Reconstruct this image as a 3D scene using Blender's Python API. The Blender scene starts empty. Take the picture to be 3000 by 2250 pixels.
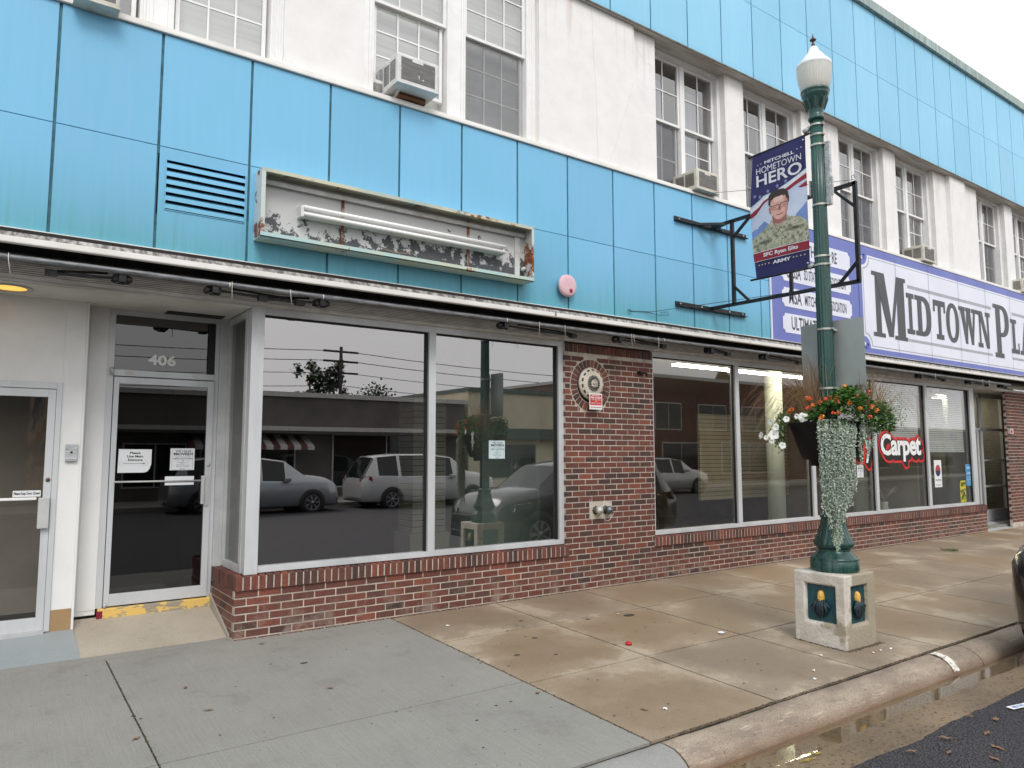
import bpy, bmesh, math, random
from math import sin, cos, pi, radians as R
from mathutils import Vector, Matrix, noise
random.seed(7)
S = bpy.context.scene
COL = S.collection
# ------------------------------------------------------------ camera, sky, sun, exposure
cd = bpy.data.cameras.new('camera'); cam = bpy.data.objects.new('camera', cd); COL.objects.link(cam)
cam.location = (0, -6.607, 1.6)
_y, _p, _r = R(35.63), R(5.353), R(-.06)
_f = Vector((sin(_y)*cos(_p), cos(_y)*cos(_p), sin(_p))); _x = Vector((cos(_y), -sin(_y), 0)); _u = _x.cross(_f)
_xr = _x*cos(_r) + _u*sin(_r); _ur = -_x*sin(_r) + _u*cos(_r)
cam.rotation_euler = Matrix((_xr, _ur, -_f)).transposed().to_euler()
cd.sensor_width = 36; cd.lens = 2143.7*36/3000; cd.clip_start = .05; cd.clip_end = 2000
S.camera = cam
W = bpy.data.worlds.new('World'); S.world = W; W.use_nodes = True
nt = W.node_tree; bg = nt.nodes['Background']
sky = nt.nodes.new('ShaderNodeTexSky'); sky.sky_type = 'NISHITA'; sky.sun_disc = False
SUN_EL, SUN_AZ = 48, 200          # degrees; azimuth clockwise from +Y
sky.sun_elevation = R(SUN_EL); sky.sun_rotation = R(SUN_AZ); sky.dust_density = 6; sky.air_density = 1.2
hs = nt.nodes.new('ShaderNodeHueSaturation'); hs.inputs['Saturation'].default_value = .12; hs.inputs['Value'].default_value = .6
nt.links.new(sky.outputs[0], hs.inputs['Color'])
mx = nt.nodes.new('ShaderNodeMix'); mx.data_type = 'RGBA'; mx.inputs[0].default_value = .68
nt.links.new(hs.outputs[0], mx.inputs[6]); mx.inputs[7].default_value = (9.2, 9.35, 9.6, 1)   # cloud deck
nt.links.new(mx.outputs[2], bg.inputs['Color']); bg.inputs['Strength'].default_value = .15
sd = bpy.data.lights.new('sun', 'SUN'); sd.energy = 1.3; sd.angle = R(24); sd.color = (1, .97, .93)
so = bpy.data.objects.new('sun', sd); COL.objects.link(so)
_d = Vector((sin(R(SUN_AZ))*cos(R(SUN_EL)), cos(R(SUN_AZ))*cos(R(SUN_EL)), sin(R(SUN_EL))))
so.rotation_euler = _d.to_track_quat('Z', 'Y').to_euler(); so.location = (0, -12, 20)
S.view_settings.view_transform = 'Standard'; S.view_settings.look = 'None'; S.view_settings.exposure = .12; S.view_settings.gamma = 1
S.render.engine = 'CYCLES'; cy = S.cycles; cy.use_denoising = True; cy.max_bounces = 6; cy.diffuse_bounces = 3; cy.glossy_bounces = 4
cy.transparent_max_bounces = 16; cy.caustics_reflective = False; cy.caustics_refractive = False; cy.sample_clamp_indirect = 6

# ------------------------------------------------------------ materials
def lin(r, g, b):
    f = lambda c: ((c/255+.055)/1.055)**2.4 if c > 10 else c/255/12.92
    return (f(r), f(g), f(b), 1)
class NT:
    def __init__(s, name):
        s.m = bpy.data.materials.new(name); s.m.use_nodes = True; s.t = s.m.node_tree
        s.b = s.t.nodes['Principled BSDF']; s.out = s.t.nodes['Material Output']
    def n(s, typ, **kw):
        n = s.t.nodes.new('ShaderNode'+typ)
        for k, v in kw.items():
            if k in ('operation', 'data_type', 'blend_type', 'feature', 'noise_dimensions', 'wave_type', 'bands_direction', 'distance', 'use_clamp', 'voronoi_dimensions'): setattr(n, k, v)
            else: n.inputs[k if not k.startswith('i') or not k[1:].isdigit() else int(k[1:])].default_value = v
        return n
    def l(s, a, b): s.t.links.new(a, b); return b
    def pos(s, scale=(1, 1, 1), obj=False):
        if obj: src = s.n('TexCoord').outputs['Object']
        else: src = s.n('NewGeometry').outputs['Position']
        m = s.n('Mapping'); m.inputs['Scale'].default_value = scale
        s.l(src, m.inputs['Vector']); return m.outputs[0]
    def noise(s, vec, scale, detail=4, rough=.55):
        n = s.n('TexNoise'); n.inputs['Scale'].default_value = scale; n.inputs['Detail'].default_value = detail; n.inputs['Roughness'].default_value = rough
        s.l(vec, n.inputs['Vector']); return n.outputs[0]
    def ramp(s, fac, stops):
        r = s.n('ValToRGB'); e = r.color_ramp.elements
        while len(e) < len(stops): e.new(.5)
        for i, (p, c) in enumerate(stops):
            e[i].position = p; e[i].color = c if isinstance(c, tuple) else (c, c, c, 1)
        s.l(fac, r.inputs[0]); return r.outputs[0]
    def mix(s, fac, a, b, blend='MIX'):
        m = s.n('Mix', data_type='RGBA', blend_type=blend)
        for i, v in ((0, fac), (6, a), (7, b)):
            if hasattr(v, 'is_linked') or hasattr(v, 'links'): s.l(v, m.inputs[i])
            else: m.inputs[i].default_value = v
        return m.outputs[2]
    def math(s, op, a, b=0., clamp=False):
        m = s.n('Math', operation=op, use_clamp=clamp)
        for i, v in ((0, a), (1, b)):
            if hasattr(v, 'links'): s.l(v, m.inputs[i])
            else: m.inputs[i].default_value = v
        return m.outputs[0]
    def bump(s, h, strength=.3, dist=.01):
        b = s.n('Bump'); b.inputs['Strength'].default_value = strength; b.inputs['Distance'].default_value = dist
        s.l(h, b.inputs['Height']); s.l(b.outputs[0], s.b.inputs['Normal'])
    def xyz(s, vec):
        x = s.n('SeparateXYZ'); s.l(vec, x.inputs[0]); return x.outputs
    def schlick(s):
        g = s.n('NewGeometry'); d = s.n('VectorMath'); d.operation = 'DOT_PRODUCT'; s.l(g.outputs['Normal'], d.inputs[0]); s.l(g.outputs['Incoming'], d.inputs[1])
        return s.math('POWER', s.math('SUBTRACT', 1., s.math('ABSOLUTE', d.outputs['Value']), True), 4.6)
    def isl(s): return s.n('NewGeometry').outputs['Random Per Island']
    def fin(s, col=None, rough=.6, metal=0, spec=None):
        if col is not None:
            if hasattr(col, 'links'): s.l(col, s.b.inputs['Base Color'])
            else: s.b.inputs['Base Color'].default_value = col
        if hasattr(rough, 'links'): s.l(rough, s.b.inputs['Roughness'])
        else: s.b.inputs['Roughness'].default_value = rough
        s.b.inputs['Metallic'].default_value = metal
        if spec is not None: s.b.inputs['Specular IOR Level'].default_value = spec
        return s.m
MC = {}
def pm(name, c1, c2=None, scale=6, rough=.6, metal=0, bump=.0, streak=None, lo=.4, hi=.65, isl=0, bs=None, obj=False, spec=None):
    """painted / mineral / metal surface: base colour, patches of a second colour, fine bump"""
    if name in MC: return MC[name]
    t = NT(name); v = t.pos(streak or (1, 1, 1), obj)
    n = t.noise(v, scale, 6, .6)
    c2 = c2 or tuple(x*.86 for x in c1[:3])+(1,)
    c = t.mix(t.ramp(n, [(lo, 0.), (hi, 1.)]), c1, c2)
    if isl:
        f = t.math('ADD', t.math('MULTIPLY', t.isl(), isl), 1-isl/2)
        h = t.n('HueSaturation'); t.l(c, h.inputs['Color']); t.l(f, h.inputs['Value']); c = h.outputs[0]
    if bump: t.bump(t.noise(t.pos(obj=obj), bs or scale*8, 6, .6), bump, .01)
    MC[name] = t.fin(c, rough, metal, spec); return MC[name]
def stucco():
    t = NT('stucco'); p = t.pos(); n = t.noise(p, 3.5, 8, .6)
    c = t.mix(t.ramp(n, [(.35, 0.), (.7, 1.)]), lin(242, 240, 238), lin(233, 231, 228))
    st = t.noise(t.pos((5, 5, .35)), 2.2, 5)
    z = t.xyz(p)[2]
    top = t.math('MULTIPLY', t.ramp(st, [(.5, 0.), (.68, 1.)]), t.math('MULTIPLY', t.math('SUBTRACT', z, 6.2), 1., True))
    c = t.mix(t.math('MULTIPLY', top, .5), c, lin(178, 140, 118))
    c = t.mix(t.math('MULTIPLY', t.ramp(t.noise(t.pos((1, 1, .4)), .9, 6), [(.6, 0.), (.8, 1.)]), .22), c, lin(206, 200, 192))
    w = t.n('TexVoronoi', feature='DISTANCE_TO_EDGE'); w.inputs['Scale'].default_value = .55
    vv = t.n('Mix', data_type='VECTOR'); vv.inputs[0].default_value = .12
    nn = t.n('TexNoise'); nn.inputs['Scale'].default_value = 5; t.l(p, nn.inputs['Vector'])
    t.l(p, vv.inputs[4]); t.l(nn.outputs[1], vv.inputs[5]); t.l(vv.outputs[1], w.inputs['Vector'])
    cr = t.ramp(w.outputs[0], [(.0, 1.), (.0035, 0.)])
    c = t.mix(t.math('MULTIPLY', cr, .15), c, lin(150, 140, 128))
    t.bump(t.math('ADD', n, t.math('MULTIPLY', t.noise(p, 40, 6), .35)), .5, .012)
    return t.fin(c, .85)
def panel(name, light, dirty, zb, zrange):
    t = NT(name); p = t.pos(); z = t.xyz(p)[2]
    st = t.noise(t.pos((14, 14, .8)), 1.6, 6, .65); big = t.noise(t.pos((1, 1, .6)), .9, 3)
    g = t.math('SUBTRACT', 1., t.math('DIVIDE', t.math('SUBTRACT', z, zb), zrange), True)
    g = t.math('MULTIPLY', t.math('POWER', g, 1.7), t.math('ADD', t.math('MULTIPLY', st, .9), .5), True)
    c = t.mix(t.ramp(big, [(.3, 0.), (.75, .7)]), light, dirty)
    c = t.mix(t.math('MULTIPLY', g, .85), c, lin(88, 162, 172))
    c = t.mix(t.math('MULTIPLY', t.ramp(st, [(.58, 0.), (.8, 1.)]), t.math('MULTIPLY', g, .4)), c, lin(130, 140, 110))
    c = t.mix(t.math('MULTIPLY', t.ramp(st, [(.40, 0.), (.75, 1.)]), .14), c, lin(112, 180, 196))
    c = t.mix(t.math('MULTIPLY', t.ramp(t.noise(t.pos((30, 30, 1.1)), 1.4, 5, .7), [(.55, 0.), (.75, 1.)]), .08), c, lin(178, 216, 226))

    h = t.n('HueSaturation'); t.l(c, h.inputs['Color']); t.l(t.math('ADD', t.math('MULTIPLY', t.isl(), .08), .95), h.inputs['Value'])
    t.bump(t.noise(t.pos((1, 1, .6)), 2.2, 2), .22, .02)
    return t.fin(h.outputs[0], t.ramp(st, [(.3, .42), (.7, .58)]), 0, .35)
def brick():
    t = NT('brick'); r = t.isl(); p = t.pos()
    n = t.noise(t.pos((5, 5, 1.2)), 9, 5, .7)
    f = t.math('ADD', t.math('MULTIPLY', r, .72), t.math('MULTIPLY', n, .5))
    c = t.ramp(f, [(.2, lin(62, 46, 45)), (.36, lin(78, 54, 48)), (.5, lin(100, 61, 52)), (.66, lin(114, 67, 56)), (.84, lin(98, 55, 47)), (.97, lin(134, 76, 58))])
    e = t.ramp(t.noise(t.pos((1, 1, 6)), 14, 4), [(.5, 0.), (.66, 1.)])
    c = t.mix(t.math('MULTIPLY', e, .4), c, lin(58, 40, 38))
    c = t.mix(t.ramp(t.noise(p, 60, 3), [(.74, 0.), (.78, .6)]), c, lin(190, 170, 155))
    z = t.xyz(p)[2]; lo_ = t.math('MULTIPLY', t.math('SUBTRACT', .34, z, True), 2.6, True)
    c = t.mix(t.math('MULTIPLY', lo_, t.ramp(t.noise(p, 5, 7, .7), [(.48, 0.), (.62, .75)])), c, lin(158, 140, 126))
    c = t.mix(t.math('MULTIPLY', t.ramp(t.noise(t.pos((1, 1, .5)), 2.2, 6, .7), [(.5, 0.), (.7, .5)]), .8), c, lin(74, 54, 48))
    t.bump(t.noise(p, 90, 5), .45, .006)
    return t.fin(c, .72)
def rowlock_mat():
    m = brick_m.copy(); m.name = 'brick_rowlock'; return m
def concrete(name, a, b, c_, broom, patch=None, agg=0, worn=False):
    t = NT(name); p = t.pos(); n = t.noise(p, 1.3, 7, .62); f = t.noise(p, 70, 4, .7)
    c = t.mix(t.ramp(n, [(.33, 0.), (.68, 1.)]), a, b)
    if broom:
        s = t.noise(t.pos((26, .55, 1)), 5, 5, .7); c = t.mix(t.math('MULTIPLY', t.ramp(s, [(.42, 0.), (.68, 1.)]), .42), c, c_)
    rough = .82
    if patch:
        x, y, z = t.xyz(p)
        def edge(v, o, s): 
            q = t.math('FRACT', t.math('DIVIDE', t.math('SUBTRACT', v, o), s)); return t.math('MINIMUM', q, t.math('SUBTRACT', 1., q))
        d = t.math('MINIMUM', edge(x, 3.29, 1.215), edge(y, -.98, 1.222))
        g = t.math('ADD', t.math('MULTIPLY', d, 1.1), t.math('MULTIPLY', t.math('SUBTRACT', t.noise(p, 1.0, 7, .66), .47), 2.0))
        wet = t.ramp(g, [(-.02, 0.), (.10, .62), (.40, 1.)])
        # gentle per-slab hue
        vor = t.n('TexWhiteNoise'); sn = t.n('Combine'+'XYZ')
        t.l(t.math('FLOOR', t.math('DIVIDE', t.math('SUBTRACT', x, 3.29), 1.215)), sn.inputs[0]); t.l(t.math('FLOOR', t.math('DIVIDE', t.math('ADD', y, .98), 1.222)), sn.inputs[1]); t.l(sn.outputs[0], vor.inputs[0])
        pc = t.mix(t.math('MULTIPLY', vor.outputs[0], .8), patch, lin(124, 111, 98))
        c = t.mix(t.math('MULTIPLY', wet, .82), c, pc)
        rough = t.ramp(wet, [(0., .85), (1., .55)])
    if agg:
        v = t.n('TexVoronoi'); v.inputs['Scale'].default_value = 160; t.l(p, v.inputs['Vector'])
        c = t.mix(t.math('MULTIPLY', t.ramp(v.outputs[0], [(.3, 0.), (.8, 1.)]), agg), c, lin(88, 76, 62))
    if worn:
        c = t.mix(t.math('MULTIPLY', t.ramp(t.noise(t.pos((.5, 1, 2.5)), 5, 8, .7), [(.42, 0.), (.60, 1.)]), .7), c, lin(124, 108, 98)); c = t.mix(t.ramp(t.noise(t.pos((1.2, 3, 3)), 30, 5, .8), [(.60, 0.), (.66, .75)]), c, lin(78, 66, 58)); c = t.mix(t.ramp(t.noise(t.pos((.4, 2, 4)), 11, 6, .7), [(.58, 0.), (.7, .6)]), c, lin(214, 200, 182))
        z_ = t.xyz(p)[2]; c = t.mix(t.math('MULTIPLY', t.math('DIVIDE', t.math('SUBTRACT', -.15, z_), .07, True), .55), c, lin(120, 88, 62))
    sp = t.noise(p, 26, 2, .4); c = t.mix(t.ramp(sp, [(.73, 0.), (.76, .55)]), c, lin(70, 64, 58))
    gr = t.noise(p, 150, 3, .75); c = t.mix(t.ramp(gr, [(.42, 0.), (.72, .38)]), c, lin(92, 86, 78)); c = t.mix(t.ramp(t.noise(p, 210, 2, .6), [(.60, 0.), (.74, .35)]), c, lin(206, 200, 190))
    st_ = t.noise(p, 2.6, 9, .72); c = t.mix(t.ramp(st_, [(.56, 0.), (.66, .22)]), c, lin(100, 94, 86))
    t.bump(t.math('ADD', f, t.math('MULTIPLY', n, .8)), .55, .007)
    return t.fin(c, rough)
def asphalt():
    t = NT('asphalt'); p = t.pos(); v = t.n('TexVoronoi'); v.inputs['Scale'].default_value = 70; t.l(p, v.inputs['Vector'])
    c = t.mix(t.ramp(v.outputs[0], [(.1, 1.), (.6, 0.)]), lin(24, 23, 28), lin(96, 92, 99))
    c = t.mix(t.ramp(t.noise(p, .6, 5), [(.4, 0.), (.7, .4)]), c, lin(52, 50, 54))
    t.bump(t.math('SUBTRACT', 1., v.outputs[0]), 1., .012); return t.fin(c, .6)
def glass(name, refl=.3, tint=(.62, .64, .64, 1), rough=0., wob=.0, gcol=(.98, .96, .95, 1)):
    t = NT(name); tr = t.n('BsdfTransparent'); tr.inputs[0].default_value = tint
    gl = t.n('BsdfGlossy'); gl.inputs['Roughness'].default_value = rough; gl.inputs[0].default_value = gcol
    f = t.math('ADD', t.math('MULTIPLY', t.schlick(), 1.0), refl, True)
    if wob:
        b = t.n('Bump'); b.inputs['Strength'].default_value = wob; b.inputs['Distance'].default_value = .02
        t.l(t.noise(t.pos((1, 1, .6)), .75, 1), b.inputs['Height']); t.l(b.outputs[0], gl.inputs['Normal'])
    ms = t.n('MixShader'); t.l(f, ms.inputs[0]); t.l(tr.outputs[0], ms.inputs[1]); t.l(gl.outputs[0], ms.inputs[2]); t.l(ms.outputs[0], t.out.inputs[0])
    return t.m
def water():
    t = NT('water'); tr = t.n('BsdfTransparent'); tr.inputs[0].default_value = (.92, .88, .80, 1)
    gl = t.n('BsdfGlossy'); gl.inputs['Roughness'].default_value = .015
    b = t.n('Bump'); b.inputs['Strength'].default_value = .05; b.inputs['Distance'].default_value = .01; t.l(t.noise(t.pos(), 5, 2), b.inputs['Height']); t.l(b.outputs[0], gl.inputs['Normal'])
    ms = t.n('MixShader'); t.l(t.math('ADD', t.math('MULTIPLY', t.schlick(), 1.25), .03, True), ms.inputs[0]); t.l(tr.outputs[0], ms.inputs[1]); t.l(gl.outputs[0], ms.inputs[2]); t.l(ms.outputs[0], t.out.inputs[0])
    return t.m
def emis(name, col, s):
    t = NT(name); t.b.inputs['Base Color'].default_value = col; t.b.inputs['Emission Color'].default_value = col; t.b.inputs['Emission Strength'].default_value = s; return t.m
def rusty(name, base, rust, amount, base2=None, scale=7):
    t = NT(name); p = t.pos(); n = t.noise(p, scale, 9, .68); n2 = t.noise(p, 3, 4)
    c = t.mix(t.ramp(n2, [(.4, 0.), (.65, 1.)]), base, base2 or base)
    f = t.ramp(n, [(amount, 0.), (amount+.05, 1.)])
    c = t.mix(f, c, t.mix(t.ramp(t.noise(p, 30, 4), [(.4, 0.), (.6, 1.)]), rust, tuple(x*.45 for x in rust[:3])+(1,)))
    t.bump(t.math('ADD', f, t.math('MULTIPLY', n, .5)), .4, .004); return t.fin(c, .65)
def peel(name, paint, under, thr):
    t = NT(name); p = t.pos(); x, y, z = t.xyz(p)
    n = t.noise(t.pos((1.3, 1, 1.3)), 7.5, 10, .72)
    g = t.math('ADD', n, t.math('MULTIPLY', t.math('SUBTRACT', 3.70, z), .75))
    g = t.math('ADD', g, t.math('MULTIPLY', t.math('SUBTRACT', x, 2.6, True), .06))
    f = t.ramp(g, [(thr, 0.), (thr+.02, 1.)]); c = t.mix(f, paint, t.mix(t.noise(p, 12, 4), under, lin(88, 88, 92)))
    t.bump(t.math('SUBTRACT', 1., f), .5, .003); return t.fin(c, .7)
brick_m = brick(); rowlock_m = rowlock_mat(); stucco_m = stucco()
panel_lo = panel('blue_panel_lower', lin(130, 192, 231), lin(118, 190, 224), 3.2, .8)
panel_up = panel('blue_panel_upper', lin(154, 212, 242), lin(140, 204, 236), 6.9, .25)
seam_m = pm('panel_seam', lin(54, 116, 130), lin(34, 80, 90), 8, .6)
mortar = pm('mortar', lin(204, 194, 180), lin(160, 148, 136), 5, .9, bump=.5)
alu = pm('aluminium', lin(208, 210, 212), lin(192, 195, 197), 3, .42, .12, streak=(1, 1, .3))
alu2 = pm('aluminium_dull', lin(200, 201, 200), lin(184, 186, 186), 5, .5, .12)
white_v = pm('white_vinyl', lin(243, 243, 242), lin(236, 234, 231), 6, .45)
white_w = pm('white_painted_wall', lin(234, 234, 232), lin(225, 224, 222), 2.2, .7, bump=.05)
soffit_m = pm('soffit', lin(214, 212, 206), lin(196, 192, 184), 2, .8)
soff_up = pm('soffit_weathered', lin(206, 204, 200), lin(160, 148, 134), 5, .85, lo=.45, hi=.8, streak=(.4, 3, 3))
black_st = pm('black_steel', lin(30, 30, 32), lin(58, 56, 54), 18, .5, .3, bump=.3, lo=.5, hi=.7)
beam_m = pm('black_beam', lin(36, 36, 36), lin(74, 72, 70), 9, .7, 0, bump=.6, lo=.45, hi=.7)
galv = pm('galvanised', lin(206, 208, 210), lin(150, 152, 156), 14, .45, .25, streak=(.5, 3, 3))
sill_w = rusty('white_ledge', lin(236, 234, 230), lin(176, 134, 86), .69, lin(226, 222, 216), 2.2)
flash_m = pm('stained_flashing', lin(190, 186, 180), lin(104, 100, 98), 8, .7, lo=.35, hi=.6, streak=(3, 3, .6))
dark_int = pm('dark_interior', lin(52, 50, 48), lin(38, 36, 36), 3, .9)
beige_int = pm('beige_interior', lin(150, 146, 132), lin(134, 130, 118), 2, .9)
GL = glass('storefront_glass', .22, (.80, .81, .78, 1), wob=.035); GL1 = glass('dim_shop_glass', .37, (.64, .66, .64, 1), wob=.035, gcol=(1, .965, .955, 1))
GLD = glass('door_glass', .10, (.30, .31, .31, 1))
GLU = glass('upper_glass', .27, (.84, .86, .87, 1))
paper = pm('white_paper', lin(232, 234, 236), lin(224, 226, 230), 3, .7)
ink = pm('black_ink', lin(24, 24, 28), lin(30, 30, 34), 3, .6)
tyre = pm('tyre', lin(28, 28, 30), lin(38, 38, 38), 9, .85)
green_m = None
# ------------------------------------------------------------ mesh building
ORG = {}
class MB:
    def __init__(s): s.v = []; s.f = []; s.sm = []
    def add(s, vs, fs, smooth=False):
        o = len(s.v); s.v += [tuple(v) for v in vs]; s.f += [tuple(i+o for i in f) for f in fs]; s.sm += [smooth]*len(fs); return s
    def box(s, x0, x1, y0, y1, z0, z1, M=None):
        v = [(x, y, z) for x in (x0, x1) for y in (y0, y1) for z in (z0, z1)]
        if M: v = [M @ Vector(p) for p in v]
        return s.add(v, [(0, 1, 3, 2), (4, 6, 7, 5), (0, 4, 5, 1), (2, 3, 7, 6), (0, 2, 6, 4), (1, 5, 7, 3)])
    def bar(s, a, b, w, h, up=(0, 0, 1)):
        a, b = Vector(a), Vector(b); d = (b-a).normalized(); u = Vector(up)
        if abs(d.dot(u)) > .98: u = Vector((1, 0, 0))
        sd_ = d.cross(u).normalized(); u = sd_.cross(d)
        v = [p + sd_*(i*w/2) + u*(j*h/2) for p in (a, b) for i, j in ((-1, -1), (1, -1), (1, 1), (-1, 1))]
        return s.add(v, [(0, 1, 2, 3), (7, 6, 5, 4), (0, 4, 5, 1), (1, 5, 6, 2), (2, 6, 7, 3), (3, 7, 4, 0)])
    def tube(s, pts, r, n=8, cap=True):
        pts = [Vector(p) for p in pts]; rs = r if isinstance(r, (list, tuple)) else [r]*len(pts); rings = []
        ref = None
        for i, p in enumerate(pts):
            d = (pts[min(i+1, len(pts)-1)]-pts[max(i-1, 0)]).normalized()
            if ref is None: ref = Vector((0, 0, 1)) if abs(d.z) < .9 else Vector((1, 0, 0))
            a = d.cross(ref).normalized(); b = a.cross(d).normalized(); ref = b
            rings.append([p + (a*cos(2*pi*k/n)+b*sin(2*pi*k/n))*rs[i] for k in range(n)])
        v = [q for r_ in rings for q in r_]; f = []
        for i in range(len(pts)-1):
            for k in range(n): f.append((i*n+k, i*n+(k+1) % n, (i+1)*n+(k+1) % n, (i+1)*n+k))
        if cap: f += [tuple(range(n))[::-1], tuple((len(pts)-1)*n+k for k in range(n))]
        return s.add(v, f, True)
    def lathe(s, prof, c=(0, 0, 0), n=32, mod=None, M=None, cap=True):
        c = Vector(c); v = []; f = []
        for i, (r, z) in enumerate(prof):
            for k in range(n):
                th = 2*pi*k/n; rr = r*(mod(th, i, z) if mod else 1); p = Vector((rr*cos(th), rr*sin(th), z))
                if M: p = M @ p
                v.append(c+p)
        for i in range(len(prof)-1):
            for k in range(n): f.append((i*n+k, i*n+(k+1) % n, (i+1)*n+(k+1) % n, (i+1)*n+k))
        if cap: f += [tuple(range(n))[::-1], tuple((len(prof)-1)*n+k for k in range(n))]
        return s.add(v, f, True)
    def ball(s, c, r, n=10, sc=(1, 1, 1)):
        pr = [(max(r*sin(pi*i/n), 1e-4), -r*cos(pi*i/n)) for i in range(n+1)]
        M = Matrix.Diagonal((*sc, 1)); return s.lathe(pr, c, n+4, None, M)
    def prism(s, poly, u, v, w, o, t, u0=0, v0=0):
        """polygon (a,b) in plane o + a*u + b*v, extruded by t along w"""
        u, v, w, o = Vector(u), Vector(v), Vector(w), Vector(o); n = len(poly)
        A = [o+u*a+v*b for a, b in poly]; B = [p+w*t for p in A]
        return s.add(A+B, [tuple(range(n)), tuple(range(2*n-1, n-1, -1))]+[(i, i+n, (i+1) % n+n, (i+1) % n) for i in range(n)])
    def quad(s, a, b, c, d): return s.add([a, b, c, d], [(0, 1, 2, 3)])
    def build(s, name, mat, parent=None, loc=None, bevel=0, weld=False):
        me = bpy.data.meshes.new(name)
        if parent: org = ORG[parent.name]
        elif loc: org = Vector(loc)
        else:
            xs, ys, zs = zip(*s.v); org = Vector(((min(xs)+max(xs))/2, (min(ys)+max(ys))/2, min(zs)))
        me.from_pydata([Vector(p)-org for p in s.v], [], s.f)
        for p, m in zip(me.polygons, s.sm): p.use_smooth = m
        bm = bmesh.new(); bm.from_mesh(me); bmesh.ops.recalc_face_normals(bm, faces=bm.faces); bm.to_mesh(me); bm.free()
        me.materials.append(mat); o = bpy.data.objects.new(name, me); COL.objects.link(o)
        if parent: o.parent = parent
        else: o.location = org
        ORG[o.name] = org
        if bevel:
            b = o.modifiers.new('bevel', 'BEVEL'); b.width = bevel; b.segments = 2; b.limit_method = 'ANGLE'; b.angle_limit = R(40)
        return o
def tag(o, label=None, cat=None, group=None, kind=None):
    for k, v in (('label', label), ('category', cat), ('group', group), ('kind', kind)):
        if v: o[k] = v
    return o
def thing(name, loc, label, cat, group=None):
    o = bpy.data.objects.new(name, None); COL.objects.link(o); o.location = loc; o.empty_display_size = .2; ORG[o.name] = Vector(loc)
    return tag(o, label, cat, group)
def copy_tree(o, parent=None):
    c = o.copy(); COL.objects.link(c); ORG[c.name] = ORG[o.name]
    if parent: c.parent = parent
    for ch in [k for k in ALL(o)]: copy_tree(ch, c)
    return c
def ALL(o): return list(o.children)
def text_mb(txt, box, o, u, v, w, t=.001, bold=0., mb=None, spacing=1., keep=False):
    """letters fitted into box (a0,a1,b0,b1) on the plane o + a*u + b*v"""
    cu = bpy.data.curves.new('txt', 'FONT'); cu.body = txt; cu.offset = bold; cu.resolution_u = 3; cu.space_character = spacing
    ob = bpy.data.objects.new('txt', cu); COL.objects.link(ob); dg = bpy.context.evaluated_depsgraph_get()
    me = bpy.data.meshes.new_from_object(ob.evaluated_get(dg)); vs = [p.co.copy() for p in me.vertices]; fs = [tuple(p.vertices) for p in me.polygons]
    bpy.data.objects.remove(ob); bpy.data.curves.remove(cu); bpy.data.meshes.remove(me)
    if not vs: return mb
    x0, x1 = min(p.x for p in vs), max(p.x for p in vs); y0, y1 = min(p.y for p in vs), max(p.y for p in vs)
    a0, a1, b0, b1 = box; sx = (a1-a0)/(x1-x0); sy = (b1-b0)/(y1-y0)
    if keep: sx = sy; a0 = (a0+a1)/2-(x1-x0)*sx/2
    u, v, w, o = Vector(u), Vector(v), Vector(w), Vector(o); mb = mb or MB()
    return mb.add([o+w*t+u*(a0+(p.x-x0)*sx)+v*(b0+(p.y-y0)*sy) for p in vs], fs)
FX, FZ, FN = (1, 0, 0), (0, 0, 1), (0, -1, 0)       # facade axes

# ------------------------------------------------------------ SETTING: ground
gz = lambda y: .03*y
ground = tag(MB().quad((-400, -400, -.6), (400, -400, -.6), (400, 400, -.6), (-400, 400, -.6)).build('ground', pm('earth', lin(120, 112, 100), None, 1, .95)), kind='structure')
asph = asphalt()
def road():
    m = MB(); xs = [-60, -30, -12, -4]+[-4+i*.16 for i in range(1, 100)]+[14, 20, 40, 90]; ys = [-4.02-.06*i for i in range(22)]+[-5.6, -6.5, -8, -11, -14, -17.6]
    def h(x, y):
        d = max(0, -4.12-y); return -.2172 + .024*min(1, d/.3) + .004*noise.noise(Vector((x*1.1, y*2.6, 0))) + (.004 if d > .1 else 0)*noise.noise(Vector((x*7, y*7, 3))) + .03*min(1, max(0, d-1)/5) - .09*min(1, max(0, d-7)/6.5)
    v = [(x, y, h(x, y)) for y in ys for x in xs]; n = len(xs)
    m.add(v, [(j*n+i, j*n+i+1, (j+1)*n+i+1, (j+1)*n+i) for j in range(len(ys)-1) for i in range(n-1)], True)
    return tag(m.build('road', asph), kind='structure')
road()
def sediment():
    t = NT('gutter_sediment'); p = t.pos(); c = t.mix(t.ramp(t.noise(p, 1.2, 6), [(.4, 0.), (.65, 1.)]), lin(134, 115, 90), lin(98, 82, 64))
    v = t.noise(p, 34, 3, .6); c = t.mix(t.ramp(v, [(.575, 0.), (.62, .9)]), c, lin(52, 42, 36))
    c = t.mix(t.ramp(t.noise(p, 120, 2), [(.5, 0.), (.7, .5)]), c, lin(150, 132, 106)); t.bump(t.noise(p, 60, 5, .7), .6, .008); return t.fin(c, .5)
def gutter():
    xs = [-60, -20, -2]+[-2+.09*i for i in range(1, 150)]+[12.5, 16, 30, 90]; ys = [-3.6, -3.69]+[-3.69-.03*i for i in range(1, 16)]+[-4.2]; m = MB()
    h = lambda x, y: -.2365+.0225*min(1, max(0, -3.69-y)/.29)+.0035*noise.noise(Vector((x*1.6, y*7, 2)))+.0016*noise.noise(Vector((x*9, y*14, 5)))
    n = len(xs); m.add([(x, y, h(x, y)) for y in ys for x in xs], [(j*n+i, j*n+i+1, (j+1)*n+i+1, (j+1)*n+i) for j in range(len(ys)-1) for i in range(n-1)], True)
    return tag(m.build('gutter', sediment()), kind='structure')
gutter()
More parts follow.
